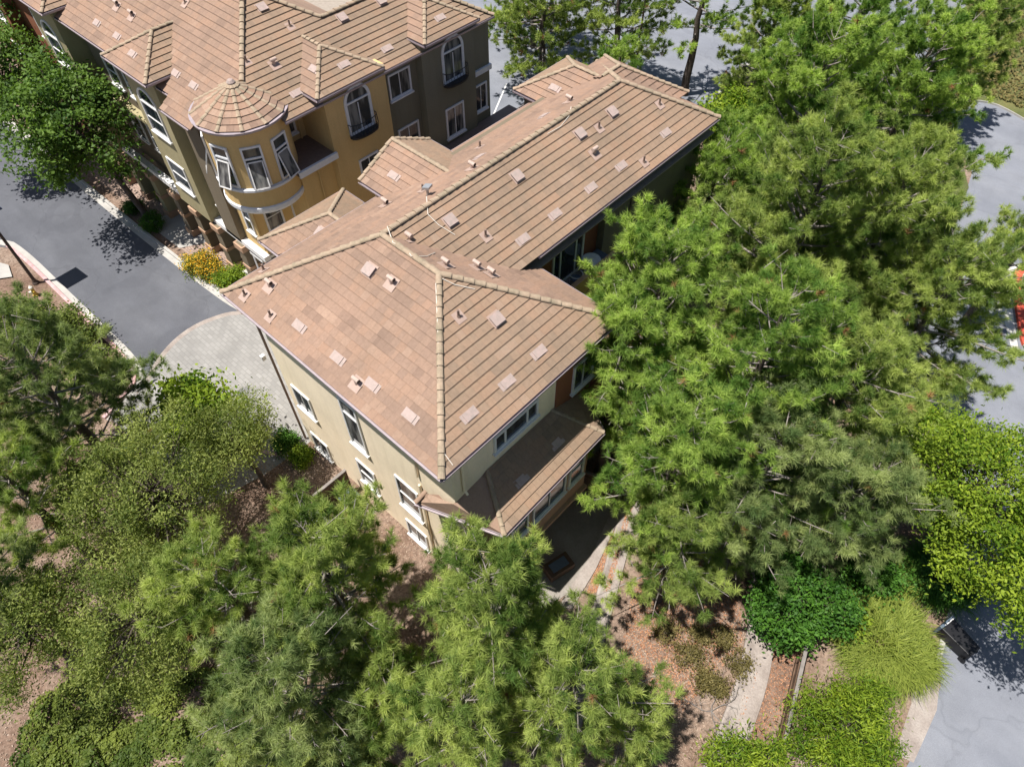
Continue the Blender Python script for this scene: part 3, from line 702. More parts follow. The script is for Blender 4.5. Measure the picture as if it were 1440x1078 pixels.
tu = Mesh(); tu.lathe(TC, [(.4, 6.9), (1.78, 7.44)], 36); tu.build('turret_base', M['yellow'], town)
for k, deg in enumerate((-120, -72, -28, 14)):
    a = math.radians(deg); nrm = V(math.cos(a), math.sin(a), 0); u = V(-math.sin(a), math.cos(a), 0)
    w = window(town, TC + nrm * 1.94 - u * .47 + V(0, 0, 9.02), u, nrm, .94, 2.15, 'transom', frame=M['bluetrim'], sill=False, fw=.09)
    sm = Mesh(); o = TC + nrm * 2.02 - u * .36 + V(0, 0, 10.42)          # open awning sash
    dn = V(0, 0, -1) * 1.26 + nrm * .40; f_ = .055
    ex = u * .72; t_ = unit(np.cross(ex, dn)) * .04
    for (a_, b_, c_, d_) in ((0, 1, 0, f_ / 1.3), (0, 1, 1 - f_ / 1.3, 1), (0, f_ / .7, 0, 1), (1 - f_ / .7, 1, 0, 1)):
        sm.obox(o + ex * a_ + dn * c_, ex * (b_ - a_), dn * (d_ - c_), t_)
    s_ = sm.build('open_sash', M['white'], w)
    gp = Mesh(); gp.poly([o + t_ * .5 + ex * .04 + dn * .03, o + t_ * .5 + ex * .96 + dn * .03, o + t_ * .5 + ex * .96 + dn * .97, o + t_ * .5 + ex * .04 + dn * .97]); gp.build('sash_pane', M['glass_light'], w)
# courtyard-side windows
def c7(x, y): return (360 + x / 7.185, 100 + y / 7.185)
def c8b(x, y): return (540 + x / 7.185, 20 + y / 7.185)
def c2b(x, y): return (300 + x / 3.4214, y / 3.4214)
BT = M['bluetrim']
def archwin(X, y0, w, z0, h):
    window(town, (X, y0, z0), (0, 1, 0), (1, 0, 0), w, h, 'slider', frame=BT, sill=False, arch=True, fw=.15, glass=M['glass_light'])
    bc = Mesh(); yc = y0 + w / 2; hw = w / 2 + .05; n = 12
    pts = lambda r, z: [V(X + .08 + r * math.cos(math.pi * (k / n - .5)) ** .6, yc + hw * math.sin(math.pi * (k / n - .5)), z) for k in range(n + 1)]
    bc.tube(pts(.42, z0 + .72), .022, 5); bc.tube(pts(.42, z0 + .12), .02, 5)
    b_ = bc.build('balconet', M['iron'], town)
    bb = Mesh()
    for p, q_ in zip(pts(.42, z0 + .72), pts(.46, z0 + .05)):
        bb.tube([p, p * .35 + q_ * .65 + V(.05, 0, 0), q_], .013, 4)
    bb.build('balusters', M['iron'], b_)
    fl = Mesh(); fl.poly(pts(.45, z0 + .04)); fl.poly(pts(.45, z0 - .06)[::-1]); 
    P0, P1 = pts(.45, z0 - .06), pts(.45, z0 + .04)
    for k in range(n): fl.poly([P0[k], P0[k + 1], P1[k + 1], P1[k]])
    fl.build('balconet_floor', M['iron'], b_)
archwin(-27.3, 17.62, 1.62, 9.35, 1.7); archwin(-27.3, 24.15, 1.62, 9.35, 1.7)
winX(town, c7(370, 470), c7(595, 575), -29.6 + .0, frame=BT) if False else window(town, (-29.6, 14.7, 9.45), (0, 1, 0), (1, 0, 0), 1.35, 1.45, 'slider', frame=BT, glass=M['glass_light'])
winX(town, c8b(25, 625), c8b(280, 765), -27.8, frame=BT, glass=M['glass_light'])
window(town, (-27.8, 21.0, 6.2), (0, 1, 0), (1, 0, 0), 1.5, 1.7, 'slider', frame=BT)
winX(town, c2b(1115, 530), c2b(1210, 620), -27.3, frame=BT, glass=M['glass_light'])
winX(town, c7(1035, 905), c7(1260, 980), -27.3, frame=BT)
winX(town, c8b(905, 740), c8b(1040, 930), -27.55, frame=BT, sill=True)
tb = Mesh(); q0, q1 = onX(*c8b(890, 650), -27.55), onX(*c8b(1090, 560), -27.55); tb.box(-27.6, -27.42, q0[1], 28.08, 8.7, 9.0); tb.build('band_course', BT, town)
winX(town, (366, 290.5), (401.5, 313), -29.6, style='hung', frame=BT, glass=M['glass_light'], sill=False)
winX(town, (402, 268), (432, 297), -29.6, style='hung', frame=BT, glass=M['glass_light'], sill=False)
dk = Mesh(); dk.box(-29.6, -27.2, 14.25, 16.55, 8.78, 8.98); dk.build('flat_roof_deck', M['pipe'], town)
dk = Mesh(); dk.box(-27.26, -27.12, 14.25, 16.6, 8.74, 9.06); dk.build('deck_edge', BT, town)
wallbox(town, -29.55, -27.75, 14.6, 16.6, 0, 8.78, M['yellow'])
pipe(town, [(-29.5, 16.2, 11.4), (-29.5, 16.2, 9.0)], .045, M['yellow']); pipe(town, [(-27.66, 15.6, 8.7), (-27.66, 15.6, 3)], .045, M['yellow'])
pipe(town, [(-27.72, 20.46, 11.5), (-27.72, 20.46, .2)], .05, M['iron'])
pipe(town, [(-29.62, SY - .06, 7.3), (-29.62, SY - .06, 3.9)], .05, M['yellow'])
dk = Mesh(); dk.box(-27.5, -23.6, 22.6, 29.6, 5.55, 5.75); dk.build('terrace_floor', M['pipe'], town)
wallbox(town, -27.5, -23.8, 22.8, 29.4, 0, 5.5, M['grey'])
# street-side windows
def wy(px0, py0, px1, py1, Y, **k): return winY(town, (px0, py0), (px1, py1), Y, frame=M['white'], **k)
wy(291, 250, 325, 301, SY, style='hung', glass=M['glass']); wy(336, 285, 362, 331, SY, style='hung')
wy(219, 182, 257, 243, SY + .15, style='hung')
for z0 in (5.0, 8.4):
    for xx in (-36.9, -47.5, -56.3): window(town, (xx, 11.85, z0), (1, 0, 0), (0, -1, 0), 1.8, 1.75, 'hung', arch=(z0 > 8), frame=M['white'])
for xx in (-42.9, -51.2, -40.8): window(town, (xx, SY + (.4 if xx > -45 else .2), 8.4), (1, 0, 0), (0, -1, 0), 1.3, 1.7, 'hung'); 
for xx in (-42.9, -51.2, -40.8): window(town, (xx, SY + (.4 if xx > -45 else .2), 5.0), (1, 0, 0), (0, -1, 0), 1.3, 1.7, 'hung')
window(town, (-33.9, SY + .15, 8.6), (1, 0, 0), (0, -1, 0), .62, 1.6, 'hung')
# porch: floor band, pillars with caps and bases, steps
bd = Mesh(); bd.box(-48.0, -29.5, SY - .35, SY + .02, 3.3, 3.62); bd.build('band_course', M['white'], town)
bd = Mesh(); bd.box(-44.4, -39.0, SY - .02, SY + .4, 7.3, 7.5); bd.build('band_course', M['olive'], town)
for x in (-31.9, -34.3, -36.6, -38.9, -41.6, -44.4, -46.8):
    p_ = Mesh(); p_.box(x - .32, x + .32, SY - .5, SY + .14, 0, 3.3); pp = p_.build('porch_pillar', M['taupe'] if x > -40 else M['olive'], town)
    for nm_, (e_, z0_, z1_) in (('pillar_base', (.08, 0, .45)), ('pillar_moulding', (.05, 1.5, 1.72)), ('pillar_cap', (.10, 2.9, 3.28))):
        q_ = Mesh(); q_.box(x - .32 - e_, x + .32 + e_, SY - .5 - e_, SY + .14 + e_ * .6, z0_, z1_); q_.build(nm_, M['pink'], pp)
dr = Mesh(); dr.box(-31.4, -30.2, SY - .25, SY + .9, 2.75, 2.9); dr.build('porch_canopy', M['white'], town)
pipe(town, [(-31.2, SY - .2, 2.75), (-31.2, SY - .2, .3)], .05, M['bluetrim'], 'canopy_post')
st = Mesh(); st.box(-30.4, -28.8, SY - .3, SY + 1.0, .12, .30); st.box(-30.0, -28.8, SY - .0, SY + 1.0, .30, .48); st.build('porch_steps', M['bright_concrete'], town)
# roof fittings
Fs = ((-40, 12.02, ZB), (0, -.645, 1), (1, 0)); Fc = (tuple(c0), (PT, 0, 1), (0, 1))
for kind, px, py, F in [('flue_cap', 165, 10, Fs), ('flue_cap', 186, 24, Fs), ('vent_tile', 137, 33, Fs), ('vent_tile', 165.4, 51.5, Fs), ('vent_tile', 248, 104, Fs), ('vent_tile', 273, 121, Fs), ('vent_pipe', 261, 6, Fs),
        ('vent_pipe', 347, 88, Fc), ('flue_cap', 386, 92, Fc), ('vent_pipe', 408, 38, Fc), ('box_vent', 368, 12, Fc), ('box_vent', 480.6, 26, Fc), ('box_vent', 535, 2.5, Fc), ('vent_tile', 544, 69, Fc), ('vent_tile', 417, 131.5, Fc)]:
    fit(town, kind, px, py, *F)
fit(town, 'vent_tile', 187, 76.5, (-36, 11.38, 12.2), (0, -PT, 1), (1, 0))
fit(town, 'vent_tile', 105, 8, (-44.55, 11.38, 12.2), (PT, 0, 1), (0, 1))
for yc in (18.02, 24.72):
    fit(town, 'vent_tile', *((483.6, 91.5) if yc < 20 else (618.6, 25.7)), (-26.9, yc, 12.2), (PT, 0, 1), (0, 1))
fit(town, 'vent_tile', 442, 98, (-27.5, 16.02, 12.2), (0, -PT, 1), (1, 0))

# ================================================================== GROUND, ROADS, KERBS
def sheet(name, pts, z, mat, thick=None):
    mb = Mesh()
    if thick:
        k = len(pts); b = [(x, y, z - thick) for x, y in pts]; t = [(x, y, z) for x, y in pts]
        mb.add(b + t, [tuple(range(k, 2 * k))] + [(i, (i + 1) % k, k + (i + 1) % k, k + i) for i in range(k)])
    else: mb.poly([(x, y, z) for x, y in pts])
    return tag(mb.build(name, mat), kind='structure')
gm = Mesh(); nx = 90
for i in range(nx):
    for j in range(nx):
        pass
gx = np.concatenate([[-900, -300], np.linspace(-70, 20, 91), [300, 900]]); gy = np.concatenate([[-900, -300], np.linspace(-14, 66, 81), [300, 900]])
X_, Y_ = np.meshgrid(gx, gy, indexing='ij'); Z_ = np.zeros_like(X_)
vv = np.stack([X_, Y_, Z_], -1).reshape(-1, 3); ny = len(gy)
qd = np.array([(i * ny + j, (i + 1) * ny + j, (i + 1) * ny + j + 1, i * ny + j + 1) for i in range(len(gx) - 1) for j in range(ny - 1)])
tag(fast_mesh('ground', vv, qd, [M['soil']]), kind='structure')
# street between the town houses and the left verge
arc = [(-30.05, 3.75), (-30.75, 4.6), (-31.3, 5.6), (-31.62, 6.6), (-31.72, 7.5), (-31.6, 8.4), (-31.2, 9.3), (-30.6, 10.0)]
sheet('street', [(-90, 3.9), (-46.5, 3.9), (-46.5, 2.2), (-90, 1.0)][:1] + [(-90, -14), (-50.2, -14), (-49.0, 1.2), (-46.6, 3.2), (-45.2, 3.85)] + [(-31.6, 4.0), (-30.2, 3.6), (-29.85, 2.2)] + arc + [(-33.2, 10.1), (-90, 9.6)], .004, M['asphalt'])
sheet('paver_driveway', [(-29.9, 3.2), (-29.3, 1.2), (-21.4, 1.6), (-20.7, 4.6), (-20.6, 7.1), (-20.6, 15.2), (-27.2, 15.2), (-28.8, 10.7)] + arc[::-1], .008, M['paver'])
def strip(pts, w0, w1):
    """offset polyline -> ribbon polygon (w0 left, w1 right)"""
    pts = [V(*p, 0) for p in pts]; L, Rr = [], []
    for i, p in enumerate(pts):
        d = unit(pts[min(i + 1, len(pts) - 1)] - pts[max(i - 1, 0)]); nrm = V(-d[1], d[0], 0)
        L.append((p + nrm * w0)[:2]); Rr.append((p + nrm * w1)[:2])
    return L, Rr
def ribbon(name, pts, w0, w1, z, mat, thick=None):
    L, Rr = strip(pts, w0, w1); mb = Mesh(); k = len(pts)
    for i in range(k - 1):
        mb.poly([(*Rr[i], z), (*Rr[i + 1], z), (*L[i + 1], z), (*L[i], z)])
        if thick:
            mb.poly([(*L[i], z), (*L[i + 1], z), (*L[i + 1], z - thick), (*L[i], z - thick)]); mb.poly([(*Rr[i + 1], z), (*Rr[i], z), (*Rr[i], z - thick), (*Rr[i + 1], z - thick)])
    if thick:
        for i in (0, k - 1): mb.poly([(*L[i], z), (*Rr[i], z), (*Rr[i], z - thick), (*L[i], z - thick)])
    return tag(mb.build(name, mat), kind='structure')
def smooth(pts, it=2):
    for _ in range(it):
        q = [pts[0]]
        for a, b in zip(pts, pts[1:]): q += [tuple(.75 * a[i] + .25 * b[i] for i in range(2)), tuple(.25 * a[i] + .75 * b[i] for i in range(2))]
        pts = q + [pts[-1]]
    return pts
ribbon('paver_edge_band', smooth(arc[:1] + arc[2::2] + arc[-1:], 2), -.02, .28, .012, M['oldconcrete'])
kerbL = smooth([(-49.2, -14), (-48.8, .2), (-47.4, 3.4), (-45.0, 3.72), (-41, 3.78), (-36, 3.84), (-32.0, 3.9), (-30.5, 3.45), (-29.95, 2.2), (-29.5, 1.0)], 2)
ribbon('kerb_gutter', kerbL, 0, .36, .009, M['concrete'])
rb = kerbL[9:]; ribbon('kerb', kerbL[:12], -.20, 0, .13, M['concrete'], .2); ribbon('red_kerb', kerbL[11:], -.20, 0, .13, M['curb_red'], .2)
kerbR = smooth([(-70, 9.55), (-45, 9.75), (-37, 10.0), (-33.4, 10.15), (-31.5, 10.3), (-29.6, 10.75)], 2)
ribbon('kerb_gutter', kerbR, -.36, 0, .009, M['concrete']); ribbon('kerb', kerbR, 0, .18, .13, M['concrete'], .2)
# walks in front of the town houses
sheet('brick_walk', [(-62, 10.6), (-37.6, 10.7), (-34.2, 11.4), (-33.0, 13.3), (-62, 13.4)], .008, M['redpaver'])
sheet('walk', [(-33.9, 11.2), (-29.3, 10.95), (-27.9, 12.2), (-28.2, 14.2), (-33.2, 13.4)], .013, M['bright_concrete'])
sheet('walk', [(-42.3, 10.5), (-38.3, 10.65), (-37.3, 12.4), (-41.5, 12.5)], .013, M['concrete'])
sheet('walk', [(-49.6, 1.6), (-46.9, 1.7), (-44.6, 2.7), (-43.4, 2.4), (-44.8, .4), (-49.6, -.6)], .10, M['concrete'])
# roads round the property
sheet('parking_road', [(-90, 31.5), (-37.3, 31.8), (-33, 33.5), (-27, 39.5), (-22.6, 45.5), (-22.3, 48), (-23.6, 52.6), (-23.2, 55.2), (-15, 60), (-9, 58), (-4.5, 52), (-3.2, 46), (-3.0, 38), (-2.2, 31.6), (2.2, 30.0), (5.2, 26.5), (6.4, 22.5), (6.75, 18.8), (7.5, 17.2), (7.75, 14.2), (7.4, 8), (8, -14), (60, -14), (60, 130), (-90, 130)], .004, M['asphalt_far'])
isl = smooth([(-22.4, 47.2), (-23.6, 51.8), (-23.5, 54.2), (-22.2, 55.6), (-12, 60.5), (-8.9, 58.6)], 2)
ribbon('kerb', isl, -.02, .22, .13, M['concrete'], .2)
sheet('planted_verge', [p for p in isl] + [(-4, 50), (-3, 40), (-3.2, 33), (-10, 30), (-18, 38)], .10, M['lawn'])
hk = smooth([(-10.5, 56.5), (-8.9, 59.0), (-7.4, 61.8), (-4.3, 61.2), (2, 58), (8, 52)], 2)
hb = Mesh(); hp = [(*p, .0) for p in hk]; 
for i in range(len(hk) - 1):
    a, b = V(*hk[i], .12), V(*hk[i + 1], .12); out = unit(V(-.2, 1, 0))
    hb.poly([a, b, b + out * 9 + V(0, 0, 2.6), a + out * 9 + V(0, 0, 2.6)]); hb.poly([a + out * 9 + V(0, 0, 2.6), b + out * 9 + V(0, 0, 2.6), b + out * 60 + V(0, 0, 6), a + out * 60 + V(0, 0, 6)])
tag(hb.build('hill_slope', M['lawn']), kind='structure')
ribbon('kerb', hk, 0, .2, .14, M['concrete'], .2)
# red kerbed island at the right edge
isr = smooth([tuple(at(*q)[:2]) for q in ((1470, 366), (1436, 374), (1424, 384), (1424, 412), (1430, 452), (1437, 492), (1462, 520))], 2)
sheet('traffic_island', isr + [(12, 40), (9, 46)], .10, M['concrete'])
ribbon('red_kerb', isr[6:22], -.02, .42, .17, M['curb_bright'], .2); ribbon('kerb', isr[:7], -.02, .35, .17, M['concrete'], .2)
sheet('concrete_apron', [tuple(at(*q)[:2]) for q in ((1404, 376), (1436, 370), (1422, 384), (1420, 412), (1426, 452), (1432, 492), (1424, 496), (1412, 450), (1402, 436))], .012, M['bright_concrete'])
ek = smooth([(-3.0, 37.5), (-2.5, 32.0), (-1.0, 30.6), (2.2, 29.8), (5.0, 26.4), (6.2, 22.5), (6.6, 19.6), (6.9, 18.0)], 2)
ribbon('red_kerb', ek[6:12], 0, .2, .14, M['curb_bright'], .2); ribbon('kerb', ek[11:], 0, .2, .14, M['concrete'], .2)
sheet('driveway_apron', [(6.5, 18.6), (7.2, 18.0), (7.75, 16.2), (7.85, 13.8), (7.2, 13.6), (6.9, 15.8), (6.3, 17.2)], .011, M['oldconcrete'])
# painted bay lines on the far road
for a, b in (((-39.2, 36.5), (-37.2, 33.2)), ((-36.2, 38.7), (-34.0, 34.9)), ((-33.4, 41), (-31.2, 37))):
    d = unit(V(*b) - V(*a)); nn = V(-d[1], d[0]) * .05; q = [V(*a) + nn, V(*b) + nn, V(*b) - nn, V(*a) - nn]
    sheet('bay_line', [tuple(p) for p in q], .009, M['white'])
# patio, mulch strip and drain channels
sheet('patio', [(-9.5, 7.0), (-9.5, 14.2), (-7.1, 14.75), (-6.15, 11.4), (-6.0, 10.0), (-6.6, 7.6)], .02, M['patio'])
ps = [(-6.95, 15.2), (-6.1, 12.2), (-5.75, 10.6), (-5.55, 9.6)]
sheet('patio_edge', [(-7.15, 14.9), (-6.78, 15.3), (-5.78, 11.7), (-5.42, 9.6), (-5.9, 9.3), (-6.1, 10.5), (-6.28, 11.9)], .10, M['oldconcrete'], .15)
sheet('mulch_strip', [(-6.75, 15.4), (-6.05, 15.9), (-4.95, 12.4), (-4.75, 9.6), (-5.45, 9.5), (-5.8, 11.7)], .03, M['soil'])
def channel(name, pts, w, mat):
    """concrete V-channel: sides a little higher than its middle"""
    mb = Mesh()
    prof = [(-w / 2 - .12, .0), (-w / 2 - .10, .10), (-w / 2, .11), (-w * .18, .035), (w * .12, .04), (w / 2, .11), (w / 2 + .10, .10), (w / 2 + .12, .0)]
    P = []
    for i, p in enumerate(pts):
        d = unit(V(*pts[min(i + 1, len(pts) - 1)]) - V(*pts[max(i - 1, 0)])); nrm = V(-d[1], d[0])
        P.append([(*(V(*p) + nrm * a), z) for a, z in prof])
    k = len(prof)
    for i in range(len(P) - 1):
        for j in range(k - 1): mb.poly([P[i][j], P[i + 1][j], P[i + 1][j + 1], P[i][j + 1]])
    return tag(mb.build(name, mat), kind='structure')
q = [at(893, 690)[:2], at(868, 780)[:2], at(842, 875)[:2], at(790, 1060)[:2]]
channel('drain_channel', smooth([tuple(p) for p in q], 2), .62, M['oldconcrete'])
q = [at(1078, 800)[:2], at(1072, 880)[:2], at(1060, 950)[:2], at(1040, 1010)[:2], at(1005, 1100)[:2]]
channel('drain_channel', smooth([tuple(p) for p in q], 2), .95, M['oldconcrete'])
# planting bed at the foot of the lit wall, gravel path
sheet('planting_bed', [(-20.4, 4.4), (-20.4, 7.0), (-10.2, 7.0), (-10.2, 5.8), (-15, 5.2)], .012, M['soil'])
ribbon('red_kerb', smooth([(-24.4, 4.2), (-22.6, 4.9), (-21.2, 5.5), (-20.7, 6.2)], 2), 0, .16, .12, M['curb_red'], .15)

# ================================================================== STREET FURNITURE AND SMALL THINGS
b = at(51, 398)
lp = thing('street_lamp', 'brown street lamp pole with a solar panel standing by the red kerb', 'street lamp', b)
p_ = Mesh(); p_.tube([b, b + V(0, 0, 5.2)], [.10, .075], 10); p_.lathe(b, [(.2, 0), (.2, .08), (.13, .16), (.11, .3)], 12); p_.build('pole', M['polebrown'], lp)
tp = Mesh(); pc = b + V(.12, .0, 5.5)
tp.obox(pc + V(-.68, -.68, -.02), (1.36, .12, 0), (-.05, 1.36, 0), (0, 0, .06)); tp.build('solar_panel', M['panel'], lp)
ar = Mesh(); ar.tube([b + V(0, 0, 5.1), pc], .05, 6); ar.build('panel_arm', M['polebrown'], lp)
b = at(51, 415)
hy = thing('fire_hydrant', 'yellow fire hydrant with a pale cap beside the lamp pole', 'fire hydrant', b)
m_ = Mesh(); m_.lathe(b, [(.17, 0), (.17, .05), (.11, .07), (.10, .52), (.13, .54), (.13, .58)], 14); m_.tube([b + V(-.2, 0, .38), b + V(.2, 0, .38)], .05, 8); m_.tube([b, b + V(0, 0, .01)], .01, 4); m_.build('body', M['yellowpaint'], hy, smooth=False)
m_ = Mesh(); m_.lathe(b, [(.125, .58), (.11, .66), (.06, .72), (.03, .73), (.03, .78)], 14); m_.build('bonnet', M['whitepaint'], hy)
m_ = Mesh(); m_.tube([b + V(0, -.1, .36), b + V(0, -.23, .36)], .075, 10); m_.build('outlet_cap', M['whitepaint'], hy)
b = at(190, 545)
sg = thing('sign_post', 'grey metal sign seen edge-on on a thin post in the shaded corner bed', 'sign', b)
t0 = onP(161, 518, b, (ray(161, 518)[0], ray(161, 518)[1], 0)); zt = 1.9
m_ = Mesh(); m_.tube([b, b + V(0, 0, 1.9)], .03, 6); m_.build('post', M['woodgrey'], sg)
m_ = Mesh(); c = b + V(0, 0, 1.65); m_.obox(c + V(-.02, -.55, -.25), (.05, 0, 0), (0, 1.1, 0), (0, 0, .6)); m_.build('sign_plate', M['greenbox'], sg)
for (px, py, w, l, lab, mt) in ((166, 541, .62, .42, 'grey-green utility lid in the shaded corner bed beside the sign post', 'greenbox'), (184, 556, .7, .45, 'pale concrete utility lid half in sunlight at the corner bed', 'concrete')):
    b = at(px, py); m_ = Mesh(); m_.box(b[0] - w / 2, b[0] + w / 2, b[1] - l / 2, b[1] + l / 2, 0, .10, .25); m_.box(b[0] - w / 2 + .05, b[0] + w / 2 - .05, b[1] - l / 2 + .05, b[1] + l / 2 - .05, .10, .115, .25)
    tag(m_.build('utility_lid', M[mt]), lab, 'utility cover')
for px, py, lab in ((343, 551, 'round iron manhole cover in the pale paver driveway'), (275, 330, 'round iron manhole cover in the brown brick walk by the porch')):
    b = at(px, py); m_ = Mesh(); m_.lathe(b, [(.30, .0), (.30, .02), (.27, .026), (.25, .02)], 20); tag(m_.build('manhole_cover', M['manhole']), lab, 'manhole cover')
# bins and boards at the corner of the lit wall
b = onP(477, 708, (0, 0, 0), (0, 0, 1))
fp = onY(497, 690, 6.5)
fb = thing('side_fence', 'short brown wooden fence standing out from the cream wall beside the blue bin', 'fence', (-16.9, 6, 0))
m_ = Mesh()
for k in range(9): m_.box(-16.95, -16.90, 7.0 - .20 * (k + 1) + .008, 7.0 - .20 * k, 0, 1.75 + .01 * (k % 2))
m_.build('boards', M['wood'], fb); m_ = Mesh(); m_.box(-17.0, -16.86, 5.15, 7.0, 1.76, 1.82); m_.build('cap_rail', M['woodgrey'], fb)
bn = thing('wheeled_bin', 'slate blue bin with a bulging lid between the short fence and the cream wall', 'bin', (-16.1, 6.4, 0))
m_ = Mesh(); pr = [(-.28, -.33, 0), (.28, -.33, 0), (.28, .33, 0), (-.28, .33, 0)]
bt = [V(-16.1, 6.4, 0) + V(*p) for p in pr]; tp_ = [V(-16.1, 6.4, .95) + V(*p) * V(1.2, 1.2, 1) for p in pr]
m_.add(bt + tp_, [(3, 2, 1, 0), (4, 5, 6, 7)] + [(i, (i + 1) % 4, 4 + (i + 1) % 4, 4 + i) for i in range(4)]); m_.build('body', M['bluegrey'], bn, bevel=.03)
m_ = Mesh(); 
for k in range(6):
    a0, a1 = math.pi * k / 6, math.pi * (k + 1) / 6
    for s0, s1 in ((-.36, .36),):
        m_.poly([V(-16.1 + s0, 6.4 - .42 * math.cos(a0), .97 + .16 * math.sin(a0)), V(-16.1 + s1, 6.4 - .42 * math.cos(a0), .97 + .16 * math.sin(a0)), V(-16.1 + s1, 6.4 - .42 * math.cos(a1), .97 + .16 * math.sin(a1)), V(-16.1 + s0, 6.4 - .42 * math.cos(a1), .97 + .16 * math.sin(a1))])
m_.build('lid', M['bluegrey'], bn)
pl_ = thing('slatted_bench', 'pale grey slatted bench beside the short fence below the cream wall', 'bench', (-16.6, 4.9, 0))
m_ = Mesh()
for k in range(6): m_.box(-17.1 + .16 * k, -16.98 + .16 * k, 4.5, 5.15, .5, .55)
m_.build('slats', M['steel'], pl_); 
for dx in (-.4, .4):
    m_ = Mesh(); m_.box(-16.65 + dx - .04, -16.65 + dx + .04, 4.55, 5.1, 0, .5); m_.build('leg', M['steel'], pl_)
# patio things
b = at(785, 800)
tb = thing('patio_chest', 'dark wooden chest with a slate blue lid on the shaded patio', 'chest', b)
m_ = Mesh(); m_.box(b[0] - .36, b[0] + .36, b[1] - .62, b[1] + .62, .02, .52, -.25); m_.build('body', M['wood'], tb, bevel=.02)
m_ = Mesh(); m_.box(b[0] - .22, b[0] + .22, b[1] - .42, b[1] + .42, .52, .57, -.25); m_.build('lid', M['bluegrey'], tb, bevel=.02)
def fence(name, label, p0, p1, h, mat, cap=True, group=None):
    p0, p1 = V(*p0, 0), V(*p1, 0); L = np.linalg.norm(p1 - p0); d = (p1 - p0) / L; nn = V(-d[1], d[0], 0)
    f = thing(name, label, 'fence', p0, group); m_ = Mesh(); k = int(L / .15)
    for i in range(k): m_.obox(p0 + d * (L * i / k), d * (L / k - .008), nn * .025, V(0, 0, h + random.uniform(-.015, .015)))
    m_.build('boards', mat, f)
    np_ = max(2, int(round(L / 2.2)) + 1)
    for i in range(np_):
        q = p0 + d * min(L - .1, L * i / (np_ - 1)); m_ = Mesh(); m_.obox(q - nn * .10, d * .1, nn * .095, V(0, 0, h + .05)); m_.build('post', mat, f)
    if cap: m_ = Mesh(); m_.obox(p0 - nn * .06 + V(0, 0, h + .05), d * L, nn * .14, V(0, 0, .04)); m_.build('cap_rail', M['woodgrey'], f)
    for z in (.35, h - .35): m_ = Mesh(); m_.obox(p0 - nn * .05 + V(0, 0, z), d * L, nn * .045, V(0, 0, .09)); m_.build('rail', mat, f)
    return f
fence('wooden_fence', 'dark brown board fence closing the far end of the shaded patio', (-9.3, 14.35), (-7.0, 15.0), 1.5, M['wood'])
fence('wooden_fence', 'weathered board fence with a grey cap beside the wide drain channel', tuple(at(1134, 860)[:2]), tuple(at(1088, 1055)[:2]), 1.25, M['wood'])
fence('wooden_fence', 'dark board fence at the back of the grey town house', (-27.2, 30.6), (-19.5, 31.3), 1.8, M['wood'])
b = V(-25.6, 30.1, 5.75)
cr = thing('wooden_crate', 'open wooden box on the dark terrace behind the grey town house', 'crate', b)
for k, (x0, x1, y0, y1) in enumerate(((-.6, .6, -.4, -.35), (-.6, .6, .35, .4), (-.6, -.55, -.35, .35), (.55, .6, -.35, .35))):
    m_ = Mesh(); m_.box(b[0] + x0, b[0] + x1, b[1] + y0 - .8, b[1] + y1 - .8, b[2], b[2] + .6); m_.build('side_board', M['woodgrey'], cr)
# balcony furniture
b = V(-13.38, 19.75, 7.55)
tb = thing('round_table', 'round white table on the recessed balcony of the wing', 'table', b)
m_ = Mesh(); m_.lathe(b, [(.42, .70), (.44, .72), (.44, .735), (.41, .745)], 24); m_.build('table_top', M['tablewhite'], tb)
m_ = Mesh(); m_.lathe(b, [(.28, 0), (.26, .03), (.04, .06), (.035, .70)], 12); m_.build('pedestal', M['tablewhite'], tb)
b = V(-13.3, 18.6, 7.55)
ch = thing('patio_chair', 'white rimmed chair between the round table and the wire basket on the balcony', 'chair', b)
m_ = Mesh(); m_.lathe(b, [(.24, .42), (.26, .44), (.24, .46)], 16); m_.build('seat', M['bluegrey'], ch)
m_ = Mesh(); m_.tube([b + V(.30 * math.cos(a), .30 * math.sin(a), .70) for a in np.linspace(-2.2, 1.6, 12)], .022, 6); m_.build('backrest', M['white'], ch)
for a in (.8, 2.4, 4.0, 5.5): m_ = Mesh(); m_.tube([b + V(.26 * math.cos(a), .26 * math.sin(a), .44), b + V(.3 * math.cos(a), .3 * math.sin(a), 0)], .018, 5); m_.build('leg', M['white'], ch)
b = V(-13.35, 17.45, 7.55)
wb = thing('wire_basket', 'domed wire basket on the balcony near the valley of the roof', 'wire basket', b)
m_ = Mesh()
for k in range(10):
    a = 2 * math.pi * k / 10; m_.tube([b + V(math.cos(a) * .42, math.sin(a) * .42, 0), b + V(math.cos(a) * .40, math.sin(a) * .40, .45), b + V(math.cos(a) * .22, math.sin(a) * .22, .8), b + V(0, 0, .92)], .012, 4)
m_.build('ribs', M['wire'], wb)
m_ = Mesh()
for r, z in ((.42, .05), (.41, .4), (.27, .72)): m_.tube([b + V(r * math.cos(a), r * math.sin(a), z) for a in np.linspace(0, 2 * math.pi, 15)], .012, 4)
m_.build('hoops', M['wire'], wb)
b = V(-13.45, 20.45, 7.55); m_ = Mesh(); m_.box(b[0] - .35, b[0] + .3, b[1] - .3, b[1] + .3, b[2], b[2] + .5); 
tag(m_.build('storage_box', M['bluegrey'], bevel=.04), 'dark slate storage box in the far corner of the recessed balcony', 'box')
